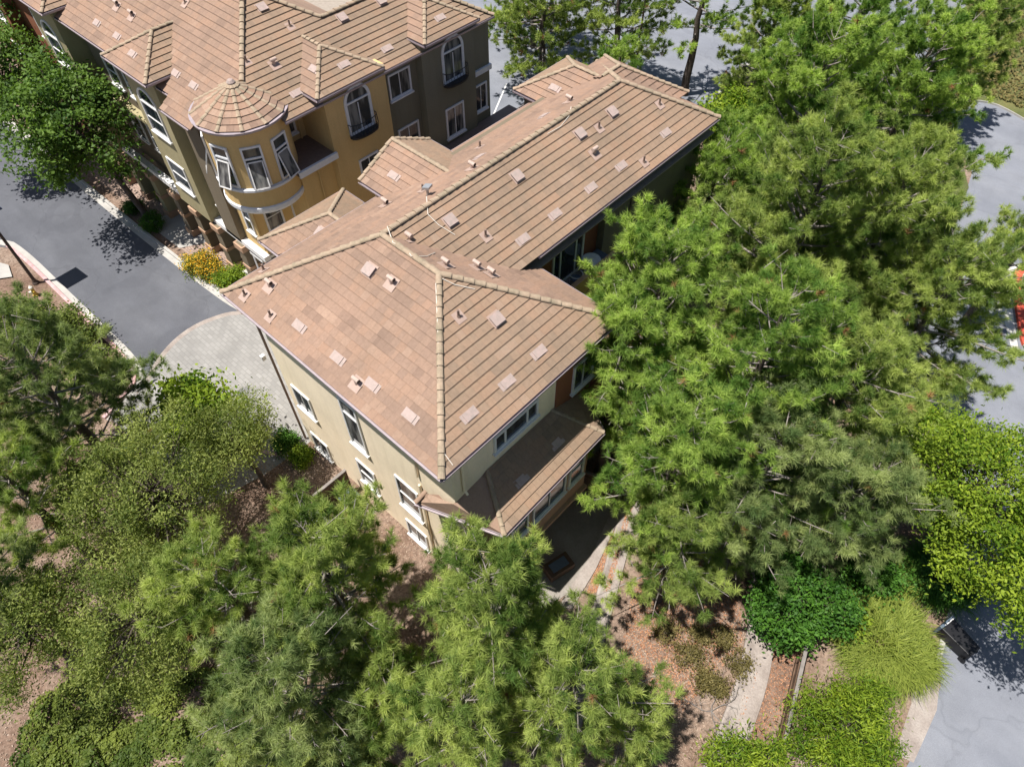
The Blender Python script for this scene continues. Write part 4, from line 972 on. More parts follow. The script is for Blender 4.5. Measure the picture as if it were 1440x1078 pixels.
# black wheeled bin lying on the road edge
b = at(1343, 906); yaw = math.atan2(*(at(1366, 930) - at(1322, 886))[[1, 0]])
fx = V(math.cos(yaw), math.sin(yaw), 0); fy = V(-fx[1], fx[0], 0)
bk = thing('wheeled_bin', 'black wheeled bin lying on its back at the edge of the right-hand road', 'bin', b)
m_ = Mesh(); o = b - fx * .75; 
bt = [o + fy * s_ * .40 + V(0, 0, z) for s_, z in ((-1, .05), (1, .05), (1, .75), (-1, .75))]; tp_ = [o + fx * 1.35 + fy * s_ * .33 + V(0, 0, z) for s_, z in ((-1, .12), (1, .12), (1, .66), (-1, .66))]
m_.add(bt + tp_, [(3, 2, 1, 0), (4, 5, 6, 7)] + [(i, (i + 1) % 4, 4 + (i + 1) % 4, 4 + i) for i in range(4)]); m_.build('body', M['black'], bk, bevel=.04)
m_ = Mesh(); m_.obox(o - fx * .12 - fy * .43 + V(0, 0, .03), fx * .12, fy * .86, V(0, 0, .78)); m_.build('lid', M['bluegrey'], bk, bevel=.03)
m_ = Mesh(); m_.tube([o - fx * .02 - fy * .25 + V(0, 0, .86), o - fx * .02 + fy * .25 + V(0, 0, .86)], .025, 6); m_.build('handle', M['white'], bk)
for s_ in (-1, 1):
    m_ = Mesh(); c = b + fx * .52 + fy * s_ * .36 + V(0, 0, .15); m_.tube([c, c + fy * s_ * .07], .15, 16); m_.build('wheel', M['black'], bk)
# far lamp post behind the wing
b = V(-27.3, 43.2, 0)
fp_ = thing('street_lamp', 'thin dark lamp post on the far road between two pine trunks', 'street lamp', b)
m_ = Mesh(); m_.tube([b, b + V(0, 0, 8)], [.10, .06], 8); m_.build('pole', M['polebrown'], fp_); m_ = Mesh(); m_.box(b[0] - .15, b[0] + .7, b[1] - .15, b[1] + .15, 8, 8.15); m_.build('lamp_head', M['polebrown'], fp_)
# stones in the groundcover and dead branch on the bare slope
for px, py, r, lab in ((449, 1040, .24, 'largest pale grey stone in the ivy at the bottom edge'), (464, 1050, .17, 'small pale stone beside the largest stone in the ivy')):
    b = at(px, py); m_ = Mesh(); n_ = 10
    m_.lathe(b, [(r * .8, 0), (r, r * .3), (r * .85, r * .7), (r * .4, r * .95)], n_)
    m_.v = [tuple(np.array(p) + np.array([random.uniform(-.2, .2) * r for _ in range(3)])) for p in m_.v]
    tag(m_.build('stone', M['oldconcrete']), lab, 'stone')

# ================================================================== VEGETATION
def perp(a):
    h = np.where(np.abs(a[:, 2:3]) < .9, np.array([[0, 0, 1.]]), np.array([[1., 0, 0]]))
    p = np.cross(a, h); p /= np.linalg.norm(p, axis=1, keepdims=True); return p, np.cross(a, p)
def nrmz(a): return a / np.maximum(1e-9, np.linalg.norm(a, axis=1, keepdims=True))
def tubes_np(paths, n=5):
    """paths: list of (pts[k,3], rad[k]) -> verts, quads"""
    vs, qs, b = [], [], 0
    ang = 2 * np.pi * np.arange(n) / n
    for pts, rad in paths:
        k = len(pts); d = np.gradient(pts, axis=0); d = nrmz(d); p, q = perp(d)
        ring = pts[:, None, :] + rad[:, None, None] * (np.cos(ang)[None, :, None] * p[:, None, :] + np.sin(ang)[None, :, None] * q[:, None, :])
        vs.append(ring.reshape(-1, 3)); i = np.arange(k - 1)[:, None]; j = np.arange(n)[None, :]; j2 = (j + 1) % n
        qs.append(np.stack([b + i * n + j, b + i * n + j2, b + (i + 1) * n + j2, b + (i + 1) * n + j], -1).reshape(-1, 4)); b += k * n
    return np.concatenate(vs), np.concatenate(qs)
def needles(P, Ax, r, m, lo, hi, w, tint, spread=(15, 80)):
    """m needles around every tuft (P, axis Ax)"""
    k = len(P); a = np.repeat(Ax, m, 0); p, q = perp(a)
    th = r.uniform(0, 2 * np.pi, (k * m, 1)); ph = np.radians(r.uniform(spread[0], spread[1], (k * m, 1)))
    d = a * np.cos(ph) + (p * np.cos(th) + q * np.sin(th)) * np.sin(ph)
    L = r.uniform(lo, hi, (k * m, 1)); base = np.repeat(P, m, 0) + a * r.uniform(-.10, .10, (k * m, 1))
    side = nrmz(np.cross(d, r.normal(size=(k * m, 3)))) * w * .5
    tip = base + d * L; tip[:, 2] -= .12 * L[:, 0]
    v = np.stack([base - side, base + side, tip], 1).reshape(-1, 3); f = np.arange(k * m * 3).reshape(-1, 3)
    return v, f, np.repeat(tint, m) + r.uniform(-.12, .12, k * m)

def pine(label, cx, cy, H, R, c0=.3, seed=1, mat='pine', n_limb=46, dens=1.15, lean=(0, 0), group='pine trees around the buildings', shape=.42, w=.019, dead=.004, wood=True, m=52, squash=1.0):
    r = np.random.default_rng(seed); base = V(cx, cy, 0)
    t = thing('pine_tree', label, 'pine tree', base, group)
    k = 9; zz = np.linspace(0, 1, k); tp = np.stack([cx + lean[0] * zz ** 1.5 + r.normal(0, .06, k), cy + lean[1] * zz ** 1.5 + r.normal(0, .06, k), H * .97 * zz], 1); tp[0, :2] = (cx, cy)
    r0 = .10 + .018 * H
    v, q = tubes_np([(tp, r0 * (1 - .88 * zz) + .02)], 9); fast_mesh('trunk', v, q, [M['bark']], parent=t)
    paths, TP, TA, TT = [], [], [], []
    az = r.uniform(0, 6.28); ph0, ph1 = r.uniform(0, 6.28, 2)
    for i in range(n_limb):
        if r.random() < .12: az += 2.399; continue
        s = (i + r.uniform(0, .9)) / n_limb; z = H * (c0 + (1 - c0) * s * .98); az += 2.399 + r.normal(0, .35)
        Lm = R * ((1 - s) ** shape) * (.45 + .55 * min(1, s / .16)) * r.uniform(.62, 1.10) * (1 + .20 * math.sin(3 * az + ph0 + 4 * s) + .10 * math.sin(5 * az + ph1)) + .25
        el = math.radians(-6 + 44 * s + r.normal(0, 10))
        b0 = V(np.interp(z, tp[:, 2], tp[:, 0]), np.interp(z, tp[:, 2], tp[:, 1]), z)
        dh = V(math.cos(az), math.sin(az), 0); kk = 6; u = np.linspace(0, 1, kk)
        drift = r.normal(0, .10, 2)
        pts = b0 + np.outer(u * Lm * math.cos(el), dh) + np.stack([drift[0] * u ** 2 * Lm, drift[1] * u ** 2 * Lm, Lm * math.sin(el) * u + .16 * Lm * u ** 2.4], 1)
        paths.append((pts, (.012 + .013 * Lm) * (1 - .85 * u) + .004))
        nt_ = max(4, int(Lm * 2.5 * dens)); ltint = r.uniform(.05, .72)
        for jx in range(nt_):
            uu = .30 + .70 * (jx + r.uniform(0, 1)) / nt_ if Lm > 1.2 else r.uniform(.15, 1)
            uu = min(uu, 1.0); p = V(*[np.interp(uu, u, pts[:, c]) for c in range(3)])
            dr = unit(pts[min(kk - 1, int(uu * (kk - 1)) + 1)] - pts[max(0, int(uu * (kk - 1)) - 0)] + 1e-6) if uu < .99 else unit(pts[-1] - pts[-2])
            sgn = 1 if jx % 2 else -1; ang = sgn * math.radians(r.uniform(25, 75)) * (1 if uu < .97 else .1)
            ca, sa = math.cos(ang), math.sin(ang); td = V(dr[0] * ca - dr[1] * sa, dr[0] * sa + dr[1] * ca, dr[2] * .5 + r.uniform(-.05, .55)); td = unit(td)
            Lt = r.uniform(.35, .85) * (1.25 - .5 * uu) * min(1.2, .5 + R / 6)
            e = p + td * Lt; mid = (p + e) / 2 + V(0, 0, -.04)
            paths.append((np.stack([p, mid, e]), np.array([.009, .007, .005])))
            ns = max(4, int(Lt / .12)); tt = np.clip(ltint + r.normal(0, .20), 0, 1)
            for f in np.concatenate([np.linspace(.45, .8, 2), np.full(ns, 1.0)]):
                TP.append(p * (1 - f) + e * f + r.normal(0, .12 if f > .9 else .06, 3)); TA.append(unit(td * .75 + V(0, 0, .55) + r.normal(0, .38, 3))); TT.append(np.clip(tt + r.normal(0, .12) + .38 * (f - .7) + .10 * (uu - .6), 0, 1))
    # leader tuft
    for _ in range(10): TP.append(tp[-1] + r.normal(0, .18, 3)); TA.append(unit(V(0, 0, 1) + r.normal(0, .4, 3))); TT.append(.6)
    TP, TA, TT = np.array(TP), np.array(TA), np.array(TT)
    if wood:
        # a few bare grey twigs sticking out
        for _ in range(int(n_limb * .5)):
            j = r.integers(len(TP)); p = TP[j]; d = unit(r.normal(size=3) * V(1, 1, .5)); Lt = r.uniform(.4, 1.0)
            paths.append((np.stack([p - d * Lt * .5, p + V(0, 0, .05), p + d * Lt * .6 + V(0, 0, .12)]), np.array([.015, .011, .006])))
        v, q = tubes_np(paths, 5); fast_mesh('limbs', v, q, [M['branch']], parent=t)
    v, f, tn = needles(TP, TA, r, m, .16, .36, w, TT)
    mi = np.zeros(len(f), int)
    dd = r.random(len(TP)) < dead; mi[np.repeat(dd, m)] = 1
    fast_mesh('crown', v, f, [M[mat], M['needle_dead']], mi, np.clip(tn, 0, 1), parent=t)
    return t

def leaves(P, r, size, tint, up=.7, ratio=.5, droop=0.0):
    k = len(P); n = nrmz(r.normal(size=(k, 3)) + np.array([0, 0, 1.0]) * up * 2); a = nrmz(np.cross(n, r.normal(size=(k, 3)))); a[:, 2] -= droop; a = nrmz(a)
    b = nrmz(np.cross(n, a)); L = (size * r.uniform(.65, 1.3, (k, 1))); W = L * ratio
    v = np.stack([P - a * L * .5, P + b * W * .5 + n * W * .1, P + a * L * .5, P - b * W * .5 + n * W * .1], 1).reshape(-1, 3)
    return v, np.arange(k * 4).reshape(-1, 4), np.clip(tint, 0, 1)

def leafy(name, label, cat, cx, cy, H, R, zc=None, seed=1, mat='leaf_street', nclump=150, nleaf=90, size=.15, flat=.75, up=.7, ratio=.5, crad=.42, group=None, trunk=True, droop=0., shell=.5, holes=.0, flower=0.0, z0=.0, sx=1.0, rot=0., foot=None):
    """broadleaf tree or shrub: trunk, limbs to every clump, thousands of single leaves"""
    r = np.random.default_rng(seed); fx_, fy_ = foot or (cx, cy); base = V(fx_, fy_, z0); t = thing(name, label, cat, base, group)
    zc = zc if zc is not None else H - R * flat
    u = nrmz(r.normal(size=(nclump, 3))); rad = (shell + (1 - shell) * r.random((nclump, 1)) ** .6)
    lob = 1 + .22 * np.sin(3 * np.arctan2(u[:, 1:2], u[:, 0:1]) + seed) + .14 * np.sin(5 * np.arctan2(u[:, 1:2], u[:, 0:1]) + 2 * seed) * (1 - np.abs(u[:, 2:3]))
    off = u * rad * R * lob * .92; off[:, 0] *= sx
    if rot: off[:, :2] = np.stack([off[:, 0] * math.cos(rot) - off[:, 1] * math.sin(rot), off[:, 0] * math.sin(rot) + off[:, 1] * math.cos(rot)], 1)
    C = np.array([cx, cy, zc]) + off * np.array([1, 1, flat]); C = C[C[:, 2] > z0 + .12]
    if holes: C = C[r.random(len(C)) > holes]
    k = len(C); paths = []; zs = max(z0 + .05, zc - R * flat * .75)
    if trunk:
        zz = np.linspace(0, 1, 5); tp = np.stack([fx_ + (cx - fx_) * zz ** 1.3 + r.normal(0, .05, 5), fy_ + (cy - fy_) * zz ** 1.3 + r.normal(0, .05, 5), z0 + (zc - z0) * zz], 1); tp[0, :2] = (fx_, fy_)
        v, q = tubes_np([(tp, (.06 + .022 * R + .006 * H) * (1 - .5 * zz))], 8); fast_mesh('trunk', v, q, [M['bark']], parent=t)
    for i in range(0, k, 2):
        e = C[i]; s = np.array([cx, cy, zs + (zc - zs) * r.random()]); mid = s * .45 + e * .55 + np.array([0, 0, -.06 * R])
        rr = (.012 + .006 * R) if i % 4 == 0 else .009
        paths.append((np.stack([s, s * .7 + mid * .3, mid, e]), np.array([rr * 2, rr * 1.6, rr, .006])))
    v, q = tubes_np(paths, 5); fast_mesh('limbs', v, q, [M['bark']], parent=t)
    ct = np.clip(.42 + r.normal(0, .27, k), .0, 1.0)
    P = np.repeat(C, nleaf, 0) + r.normal(size=(k * nleaf, 3)) * np.repeat(crad * r.uniform(.6, 1.3, (k, 1)), nleaf, 0) * np.array([1, 1, .62]); tn = np.repeat(ct, nleaf) + r.normal(0, .14, k * nleaf)
    keep = P[:, 2] > z0 + .03; P, tn = P[keep], tn[keep]
    v, f, tn = leaves(P, r, size, tn, up, ratio, droop); mi = None; ms = [M[mat]]
    if flower:
        ms = [M[mat], M['flower']]; mi = (r.random(len(f)) < flower * np.clip((P[:, 2] - z0) / H * 1.6, 0, 1.4)).astype(int)
    fast_mesh('crown' if trunk else 'foliage', v, f, ms, mi, tn, parent=t)
    return t

def grass_clump(label, cx, cy, R, seed, n=1500, mat='grass', H=1.0, w=.022, group=None):
    r = np.random.default_rng(seed); t = thing('grass_clump', label, 'ornamental grass', (cx, cy, 0), group)
    a = r.uniform(0, 2 * np.pi, n); b0 = np.stack([cx + np.cos(a) * r.uniform(0, 1, n) ** .6 * R * .62, cy + np.sin(a) * r.uniform(0, 1, n) ** .6 * R * .62, np.zeros(n)], 1)
    a = a + r.normal(0, .85, n); L = R * r.uniform(.22, .50, n); h = H * r.uniform(.6, 1.15, n); k = 5; u = np.linspace(0, 1, k)
    d = np.stack([np.cos(a), np.sin(a), np.zeros(n)], 1); s = np.stack([-np.sin(a), np.cos(a), np.zeros(n)], 1)
    pts = b0[:, None] + d[:, None] * (L[:, None] * u ** 1.3)[..., None]; pts[:, :, 2] += h[:, None] * (1.9 * u - 1.35 * u ** 2.2)[None]
    wd = w * (1 - u * .92); v = np.stack([pts - s[:, None] * wd[None, :, None], pts + s[:, None] * wd[None, :, None]], 2).reshape(-1, 3)
    i = np.arange(n)[:, None] * k * 2; j = np.arange(k - 1)[None] * 2
    f = np.stack([i + j, i + j + 1, i + j + 3, i + j + 2], -1).reshape(-1, 4); tn = np.repeat(np.clip(r.normal(.5, .22, n), 0, 1), k - 1)
    fast_mesh('blades', v, f, [M[mat]], None, tn, parent=t); return t
def scatter(name, poly, n, size, mat, seed, z=(.01, .05), holes=None, up=1.6, ratio=.5):
    """loose leaves on the ground inside a polygon"""
    r = np.random.default_rng(seed); poly = np.array(poly); lo, hi = poly.min(0), poly.max(0); P = r.uniform(lo, hi, (n * 3, 2)); ins = np.zeros(len(P), bool)
    for i in range(len(poly)):
        a, b = poly[i], poly[(i + 1) % len(poly)]; c = ((a[1] > P[:, 1]) != (b[1] > P[:, 1])) & (P[:, 0] < (b[0] - a[0]) * (P[:, 1] - a[1]) / (b[1] - a[1] + 1e-9) + a[0]); ins ^= c
    P = P[ins][:n]; zz_ = r.uniform(*z, len(P))
    if z[1] > .3:                                   # clumped plants: mounds with gaps between them
        c = r.uniform(lo, hi, (max(20, int(np.prod(hi - lo) / .55)), 2)); hgt = r.uniform(.25, 1, len(c)); tc = np.clip(r.normal(.5, .25, len(c)), 0, 1)
        d2 = np.full(len(P), 9.); own = np.zeros(len(P), int)
        for k_, q_ in enumerate(c):
            d_ = ((P - q_) ** 2).sum(1); mk = d_ < d2; d2[mk] = d_[mk]; own[mk] = k_
        fall = np.clip(1 - np.sqrt(d2) / .80, 0, 1); keep = r.random(len(P)) < fall * 1.6 + .03
        zz_ = .04 + z[1] * hgt[own] * fall * r.uniform(.6, 1.1, len(P)); P, zz_, own = P[keep], zz_[keep], own[keep]
    Pz = np.column_stack([P, zz_])
    v, f, tn = leaves(Pz, r, size, r.random(len(P)) if z[1] <= .3 else tc[own] + r.normal(0, .15, len(P)), up, ratio)
    return tag(fast_mesh(name, v, f, [M[mat]], None, tn), kind='stuff')

def gp(px, py, z): return at(px, py, z)[:2]
def pine_at(label, px, py, z, H, R, **k):
    x, y = gp(px, py, z); return pine(label, float(x), float(y), H, R, **k)
def leafy_at(name, label, cat, px, py, z, H, R, **k):
    x, y = gp(px, py, z); return leafy(name, label, cat, float(x), float(y), H, R, **k)

# --- pines at the lower edge
pine_at('green pine at the bottom centre just below the shaded patio', 692, 850, 8, 10.6, 2.9, c0=.30, seed=3, n_limb=70)
pine_at('pine with pale bare branches at the bottom edge right of centre', 805, 965, 6, 8.0, 2.8, c0=.25, seed=4, n_limb=44, dens=.9)
pine_at('bright pine at the bottom edge left of the patio pine', 655, 1000, 6.5, 8.6, 2.4, c0=.25, seed=5, n_limb=44, mat='pine')
pine_at('tall pine below the lit cream wall hiding the slatted bench', 450, 795, 8, 10.4, 3.0, c0=.30, seed=6, n_limb=66)
pine_at('greyish pine at the bottom edge left of centre above the ivy', 400, 950, 7, 9.2, 3.1, c0=.25, seed=7, mat='pine_blue', n_limb=62)
pine_at('yellowish pine between the olive tree and the tall pine below the cream wall', 310, 825, 6, 8.2, 2.8, c0=.25, seed=8, n_limb=48)
pine_at('small pine in the gap left of the patio pine at the bottom edge', 555, 985, 4.5, 6.2, 1.9, c0=.22, seed=58, mat='pine', n_limb=36)
pine_at('small pine with white twigs beside the drain channel', 885, 1020, 3.0, 4.2, 1.4, c0=.2, seed=9, n_limb=24)
# --- left side
pine_at('grey-green pine at the left edge below the street lamp', 60, 540, 8, 10.6, 4.0, c0=.28, seed=11, mat='pine_blue', n_limb=76)
pine_at('smaller pine at the left edge above the bare brown patch', 15, 680, 7, 8.6, 2.5, c0=.3, seed=12, mat='pine', n_limb=42)
pine_at('pine at the left edge beside the bare brown patch', -45, 800, 7, 8.6, 2.2, c0=.3, seed=13, mat='pine_blue', n_limb=36)
OG = 'olive green trees on the left bank'
OK = dict(mat='olive_leaf', size=.125, ratio=.36, crad=.30, up=.35, group=OG, shell=.55, holes=.12)
leafy_at('olive_tree', 'broad olive green tree in front of the paver driveway', 'tree', 205, 680, 6, 8.4, 3.5, zc=5.6, seed=14, nclump=330, nleaf=140, flat=.8, **OK)
leafy_at('olive_tree', 'small olive tree leaning over the right end of the paver driveway', 'tree', 328, 602, 5, 6.6, 1.65, zc=5.0, seed=15, nclump=120, nleaf=140, flat=.7, **OK)
leafy_at('olive_tree', 'olive tree low on the left above the ivy', 'tree', 190, 865, 5.0, 6.8, 2.8, zc=5, seed=16, nclump=250, nleaf=140, flat=.75, **OK)
leafy_at('olive_tree', 'olive tree at the left edge below the bare brown patch', 'tree', 20, 880, 5.0, 6.8, 2.6, zc=5, seed=17, nclump=190, nleaf=140, flat=.75, **OK)
leafy_at('broadleaf_tree', 'fresh green broadleaf tree spreading over the paver driveway', 'tree', 270, 575, 4.5, 6.2, 1.8, zc=4.5, seed=18, mat='leaf_lime', nclump=90, nleaf=60, size=.21, ratio=.6, crad=.34, flat=.65)
x_, y_ = at(208, 308)[:2]
x2, y2 = at(92, 172, 7.4)[:2]; leafy('street_tree', 'dark green street tree over the asphalt in front of the town houses', 'tree', float(x2), float(y2), 11.0, 4.0, zc=7.4, seed=19, mat='leaf_street', nclump=300, nleaf=62, size=.24, ratio=.6, crad=.40, flat=.85, holes=.22, shell=.35, foot=(float(x_), float(y_) + .1), group='street trees')
leafy('street_tree', 'street tree at the left edge further up the street', 'tree', -52.0, 9.0, 10.4, 4.2, zc=7.4, seed=20, mat='leaf_street', nclump=280, nleaf=62, size=.24, ratio=.6, crad=.42, flat=.85, holes=.15, shell=.35, foot=(-51.5, 10.4), group='street trees')
for px, py, R_, H_, sd_, lab in ((95, 470, 1.7, 2.4, 21, 'tall leafy shrub by the red kerb nearest the fire hydrant'), (122, 512, 1.3, 2.0, 22, 'leafy shrub by the red kerb above the shaded corner bed'), (35, 450, 1.6, 2.2, 23, 'leafy shrub at the left edge behind the fire hydrant')):
    leafy_at('shrub', lab, 'shrub', px, py, 1.2, H_, R_, zc=H_ * .55, seed=sd_, mat='leaf_shrub', nclump=110, nleaf=70, size=.14, ratio=.55, crad=.26, flat=.7, trunk=False, group='shrubs along the red kerb')
# --- top pines behind the wing
pine('open pine with dark trunk behind the far roof, left of the lamp post', -34.6, 41.0, 10.2, 5.0, .16, 31, 'pine', 60, 1.0, w=.034, m=34, dead=.02)
pine('open pine behind the far roof beside the thin lamp post', -29.6, 43.6, 11.0, 4.8, .20, 32, 'pine', 58, 1.0, w=.034, m=34)
pine('pine with a long bare trunk standing by the kerb of the planted verge', -24.9, 46.9, 12.0, 4.4, .36, 33, 'pine_bright', 36, .8, w=.034, m=34)
pine('young bright pine behind the far gable of the wing', -24.8, 37.2, 7.6, 2.2, .25, 34, 'pine_bright', 34, 1.0, w=.034, m=36)
pine('open pine at the top edge on the far road beyond the grey town house', -38.5, 44.5, 10.5, 4.8, .2, 35, 'pine', 56, .95, w=.036, m=32)
# --- the big stand on the right
BG = 'pines of the big stand on the right'
pine_at('large pine overlapping the middle of the long roof and its balcony', 925, 420, 10, 13.0, 4.1, c0=.26, seed=41, mat='pine_bright', n_limb=92, group=BG)
pine_at('large pine in the upper middle of the right-hand stand', 1140, 290, 11, 14.0, 5.0, c0=.28, seed=42, mat='pine', n_limb=96, group=BG)
pine_at('bright blurred pine at the top of the right-hand stand', 1150, 120, 11, 13.6, 4.8, c0=.28, seed=43, mat='pine_bright', n_limb=84, group=BG, w=.030)
pine_at('pine at the top right in front of the grassy hill', 1290, 110, 10, 12.6, 4.8, c0=.28, seed=44, mat='pine_bright', n_limb=80, group=BG, w=.030)
pine_at('pine at the top edge beyond the bright pines of the stand', 1210, 20, 10, 12.6, 5.0, c0=.28, seed=55, mat='pine_bright', n_limb=70, group=BG, w=.032)
pine_at('pine at the top edge above the planted verge', 1090, 25, 8, 10.5, 3.6, c0=.28, seed=56, mat='pine', n_limb=50, group=BG, w=.032)
pine_at('pine right of centre in the stand with twigs over the right-hand road', 1250, 300, 10, 12.8, 4.8, c0=.28, seed=45, mat='pine', n_limb=90, group=BG)
pine_at('pine reaching towards the red kerbed island', 1325, 420, 8, 10.4, 4.5, c0=.3, seed=46, mat='pine', n_limb=70, group=BG)
pine_at('dense pine in the heart of the right-hand stand', 1085, 480, 11, 13.4, 4.2, c0=.28, seed=47, mat='pine_bright', n_limb=90, group=BG)
pine_at('pine pressing against the right eave corner of the front roof', 872, 505, 9, 11.8, 2.7, c0=.35, seed=59, mat='pine_bright', n_limb=60, group=BG)
pine_at('pine overhanging the bay roof and the patio fence', 958, 632, 8.5, 11.0, 2.9, c0=.42, seed=48, mat='pine_bright', n_limb=74, group=BG)
pine_at('lower pine whose shadow falls on the bare brown slope', 960, 755, 6, 7.8, 2.4, c0=.28, seed=49, mat='pine', n_limb=54, group=BG)
pine_at('grey-green pine between the dark round bush and the stand', 1080, 650, 7.5, 9.8, 3.3, c0=.28, seed=50, mat='pine_blue', n_limb=70, group=BG)
pine_at('lower grey-green pine above the dark grass clump', 1210, 690, 6, 8.0, 2.8, c0=.25, seed=51, mat='pine_blue', n_limb=58, group=BG)
pine_at('dark pine beside the parking road in the middle of the stand', 1190, 550, 8, 10.4, 3.8, c0=.28, seed=52, mat='pine', n_limb=68, group=BG)
pine_at('bright pine at the end of the long wing behind the hedge', 1000, 262, 8, 10.4, 3.3, c0=.26, seed=53, mat='pine_bright', n_limb=64, group=BG)
pine_at('pine whose twigs reach in at the right edge above the road', 1445, 335, 6, 7.8, 2.6, c0=.3, seed=54, mat='pine', n_limb=30, group=BG)
leafy_at('broadleaf_tree', 'yellow-green broadleaf tree at the right edge over the road', 'tree', 1395, 690, 6, 8.4, 3.5, zc=5.6, seed=61, mat='leaf_lime', nclump=230, nleaf=125, size=.17, ratio=.42, crad=.36, flat=.8, shell=.5)
leafy_at('broadleaf_tree', 'yellow-green broadleaf tree leaning in low at the right edge, shading the black bin', 'tree', 1525, 800, 7, 9.2, 2.9, zc=7, seed=70, mat='leaf_lime', nclump=150, nleaf=110, size=.17, ratio=.42, crad=.36, flat=.75, shell=.6, foot=(11.5, 20.5))
leafy_at('broadleaf_tree', 'small yellow-green tree in front of the broadleaf tree at the right edge', 'tree', 1305, 620, 4.5, 6.2, 2.0, zc=4.4, seed=62, mat='leaf_lime', nclump=120, nleaf=120, size=.17, ratio=.42, crad=.32, flat=.75, shell=.65)
leafy_at('round_bush', 'dense dark green round bush at the top end of the board fence', 'bush', 1122, 838, 1.7, 3.0, 2.05, zc=1.6, seed=63, mat='leaf_dark', nclump=230, nleaf=70, size=.16, ratio=.5, crad=.24, flat=.72, trunk=False, shell=.75)
leafy_at('round_bush', 'smaller dark bush half in shade between the round bush and the tall grass', 'bush', 1225, 795, 1.3, 2.0, 1.2, zc=1.1, seed=64, mat='leaf_dark', nclump=90, nleaf=70, size=.15, ratio=.55, crad=.25, flat=.7, trunk=False)
leafy_at('shrub', 'bright low sprig of shrub between the board fence and the tall grass', 'shrub', 1195, 875, .8, 1.3, .7, zc=.7, seed=65, mat='leaf_lime', nclump=36, nleaf=50, size=.18, ratio=.55, crad=.22, flat=.6, trunk=False)
leafy_at('shrub', 'large yellow-green feathery shrub at the lower right edge by the road', 'shrub', 1195, 1025, 1.8, 2.8, 2.1, zc=1.5, seed=66, mat='leaf_lime', nclump=150, nleaf=120, size=.19, ratio=.22, crad=.28, flat=.8, trunk=False, up=.3, shell=.45)
leafy_at('shrub', 'yellow-green feathery shrub at the bottom edge at the foot of the wide drain channel', 'shrub', 1050, 1085, 1.3, 2.0, 1.4, zc=1.2, seed=67, mat='leaf_lime', nclump=80, nleaf=75, size=.21, ratio=.24, crad=.28, flat=.8, trunk=False, up=.3)
x_, y_ = at(1236, 905)[:2]; grass_clump('tall arching yellow-green grass clump beside the right-hand road', float(x_), float(y_), 2.7, 71, 5200, H=1.15, w=.021)
x_, y_ = at(1318, 815)[:2]; grass_clump('dark green grass clump in the shade of the yellow-green tree', float(x_), float(y_), 2.2, 72, 1700, 'leaf_dark', H=1.0)
x_, y_ = at(1258, 815)[:2]; grass_clump('pale grass clump between the small dark bush and the dark grass', float(x_), float(y_), 1.5, 73, 700, 'grass', H=.8)
leafy_at('hedge', 'yellow-green leafy hedge at the far end of the long wing', 'hedge', 1040, 165, 3, 4.4, 2.6, zc=2.6, seed=68, mat='leaf_lime', nclump=170, nleaf=60, size=.24, ratio=.6, crad=.4, flat=.75, trunk=False)
leafy_at('shrub', 'dark shaded shrub at the tip of the planted verge', 'shrub', 1035, 150, 1, 2.2, 1.4, zc=1.0, seed=69, mat='leaf_dark', nclump=60, nleaf=60, size=.2, ratio=.6, crad=.35, flat=.7, trunk=False)
pine_at('pine at the top right corner by the grassy hill', 1375, 45, 7, 9.0, 3.4, c0=.25, seed=57, mat='pine', n_limb=50, group=BG, w=.032)
# dry low shrubs on the bare slope
for i, (px, py, R_) in enumerate(((935, 885, .6), (968, 918, .6), (992, 955, .5), (1018, 895, .45), (1038, 930, .6), (985, 890, .35), (1010, 965, .4))):
    leafy_at('dry_shrub', ('low dry olive shrub on the bare slope, ' + ('farthest left, next to the mulch', 'beside the fallen leaves at its middle', 'above the dead branches', 'in the pine shadow at the top', 'closest to the wide drain channel', 'smallest, in the middle of the group', 'between the dead branches and the channel')[i]), 'shrub', px, py, .3, .6, R_, zc=.28, seed=80 + i, mat='leaf_dry', nclump=26, nleaf=46, size=.09, ratio=.5, crad=.17, flat=.4, trunk=False, group='low dry shrubs on the bare slope')
# clipped balls and flowers
for px, py, R_, mt, lab in ((424, 641, .50, 'leaf_lime', 'small bright round shrub at the foot of the lit cream wall'), (402, 620, .55, 'leaf_dark', 'small dark round shrub nearest the red kerb end by the cream wall'), (234, 273, .55, 'leaf_lime', 'bright clipped shrub against the porch pillars'), (215, 314, .65, 'leaf_dark', 'dark shrub at the foot of the street tree'), (186, 292, .5, 'leaf_dark', 'small dark shrub beside the street tree towards the top of the street')):
    leafy_at('round_shrub', lab, 'shrub', px, py, R_ * .7, R_ * 1.6, R_, zc=R_ * .8, seed=int(px), mat=mt, nclump=70, nleaf=60, size=.09, ratio=.6, crad=.14, flat=.85, trunk=False, shell=.75)
leafy_at('flower_hedge', 'low hedge of orange and yellow flowers in front of the white walk', 'flower hedge', 288, 376, .4, 1.0, .85, zc=.45, seed=90, mat='leaf_shrub', nclump=110, nleaf=90, size=.11, ratio=.6, crad=.2, flat=.6, trunk=False, flower=.40, sx=2.1, rot=.14)
leafy_at('shrub', 'green end shrub of the flower hedge under the big roof corner', 'shrub', 322, 393, .4, 1.0, .8, zc=.45, seed=91, mat='leaf_lime', nclump=60, nleaf=80, size=.11, ratio=.6, crad=.2, flat=.6, trunk=False)
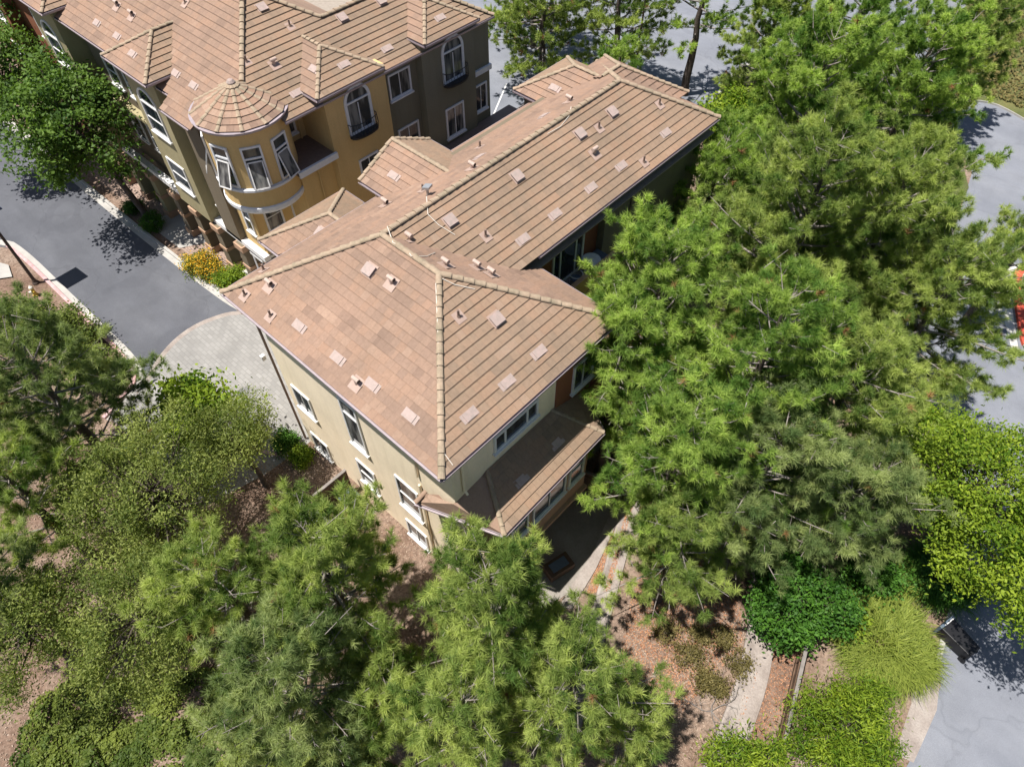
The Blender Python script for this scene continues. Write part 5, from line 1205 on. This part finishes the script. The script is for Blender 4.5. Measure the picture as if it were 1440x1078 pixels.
# bare dead branches lying on the slope
b = at(1000, 1000); db = Mesh(); r = np.random.default_rng(5)
def twig(p, d, L, rad, lev):
    q = [p]; 
    for k in range(5): d = unit(d + r.normal(0, .22, 3) * V(1, 1, .35)); q.append(q[-1] + d * L / 5)
    q = [V(a[0], a[1], max(.03, a[2])) for a in q]; db.tube(q, [rad * (1 - .15 * k) for k in range(6)], 5)
    if lev < 3:
        for k in range(2, 6): twig(q[k], unit(d + r.normal(0, .8, 3) * V(1, 1, .5)), L * .55, rad * .6, lev + 1)
for a in (0, .9, 2.0, 3.6, 5.2): twig(b + V(0, 0, .05), V(math.cos(a), math.sin(a), .22), 1.0, .022, 1)
tag(db.build('dead_branches', M['woodgrey']), 'tangle of bare dead branches lying on the bare slope', 'dead branches')
# loose litter and ground cover
def pp(*p): return [tuple(at(*q)[:2]) for q in p]
scatter('leaf_litter', pp((884, 690), (905, 700), (862, 830), (825, 835), (850, 760)), 6500, .09, 'litter', 101)
scatter('leaf_litter', pp((905, 790), (960, 790), (1040, 850), (1045, 905), (960, 1000), (870, 930), (885, 850)), 5200, .085, 'litter', 102)
scatter('dry_litter', pp((870, 850), (1060, 860), (1045, 1000), (960, 1078), (860, 1078)), 5200, .075, 'litter_pale', 103)
scatter('dry_litter', pp((0, 560), (480, 640), (640, 780), (640, 1078), (0, 1078)), 15000, .09, 'litter_pale', 104)
scatter('dry_litter', pp((1060, 840), (1140, 880), (1110, 1000), (1040, 1078), (1020, 1060), (1080, 900)), 2200, .07, 'litter', 105)
scatter('ground_cover', pp((70, 965), (300, 940), (420, 1010), (470, 1030), (560, 1078), (620, 1200), (0, 1200), (20, 1070)), 70000, .13, 'leaf_shrub', 106, (.05, .75), up=.8, ratio=.6)
scatter('ground_cover', pp((1010, 130), (1060, 95), (1180, 40), (1330, 150), (1200, 330), (1080, 300)), 26000, .22, 'leaf_shrub', 107, (.1, .8), up=.8, ratio=.6)

hq = [tuple((V(*p) + V(-.2, 1) * s_)) for p in hk[::3] for s_ in (.6,)] + [tuple(V(*p) + V(-.2, 1) * 22) for p in hk[::-3]]
gcv = scatter('ground_cover', hq, 26000, .24, 'leaf_dry', 108, (.02, .28))

me_ = gcv.data; co = np.zeros(len(me_.vertices) * 3, np.float32); me_.vertices.foreach_get('co', co); co = co.reshape(-1, 3)
hx = np.array(hk); base_y = np.interp(co[:, 0], hx[np.argsort(hx[:, 0]), 0], hx[np.argsort(hx[:, 0]), 1])
co[:, 2] += .12 + np.clip(co[:, 1] - base_y, 0, 9) * .283 + np.clip(co[:, 1] - base_y - 9, 0, 60) * .066; me_.vertices.foreach_set('co', co.ravel()); me_.update()
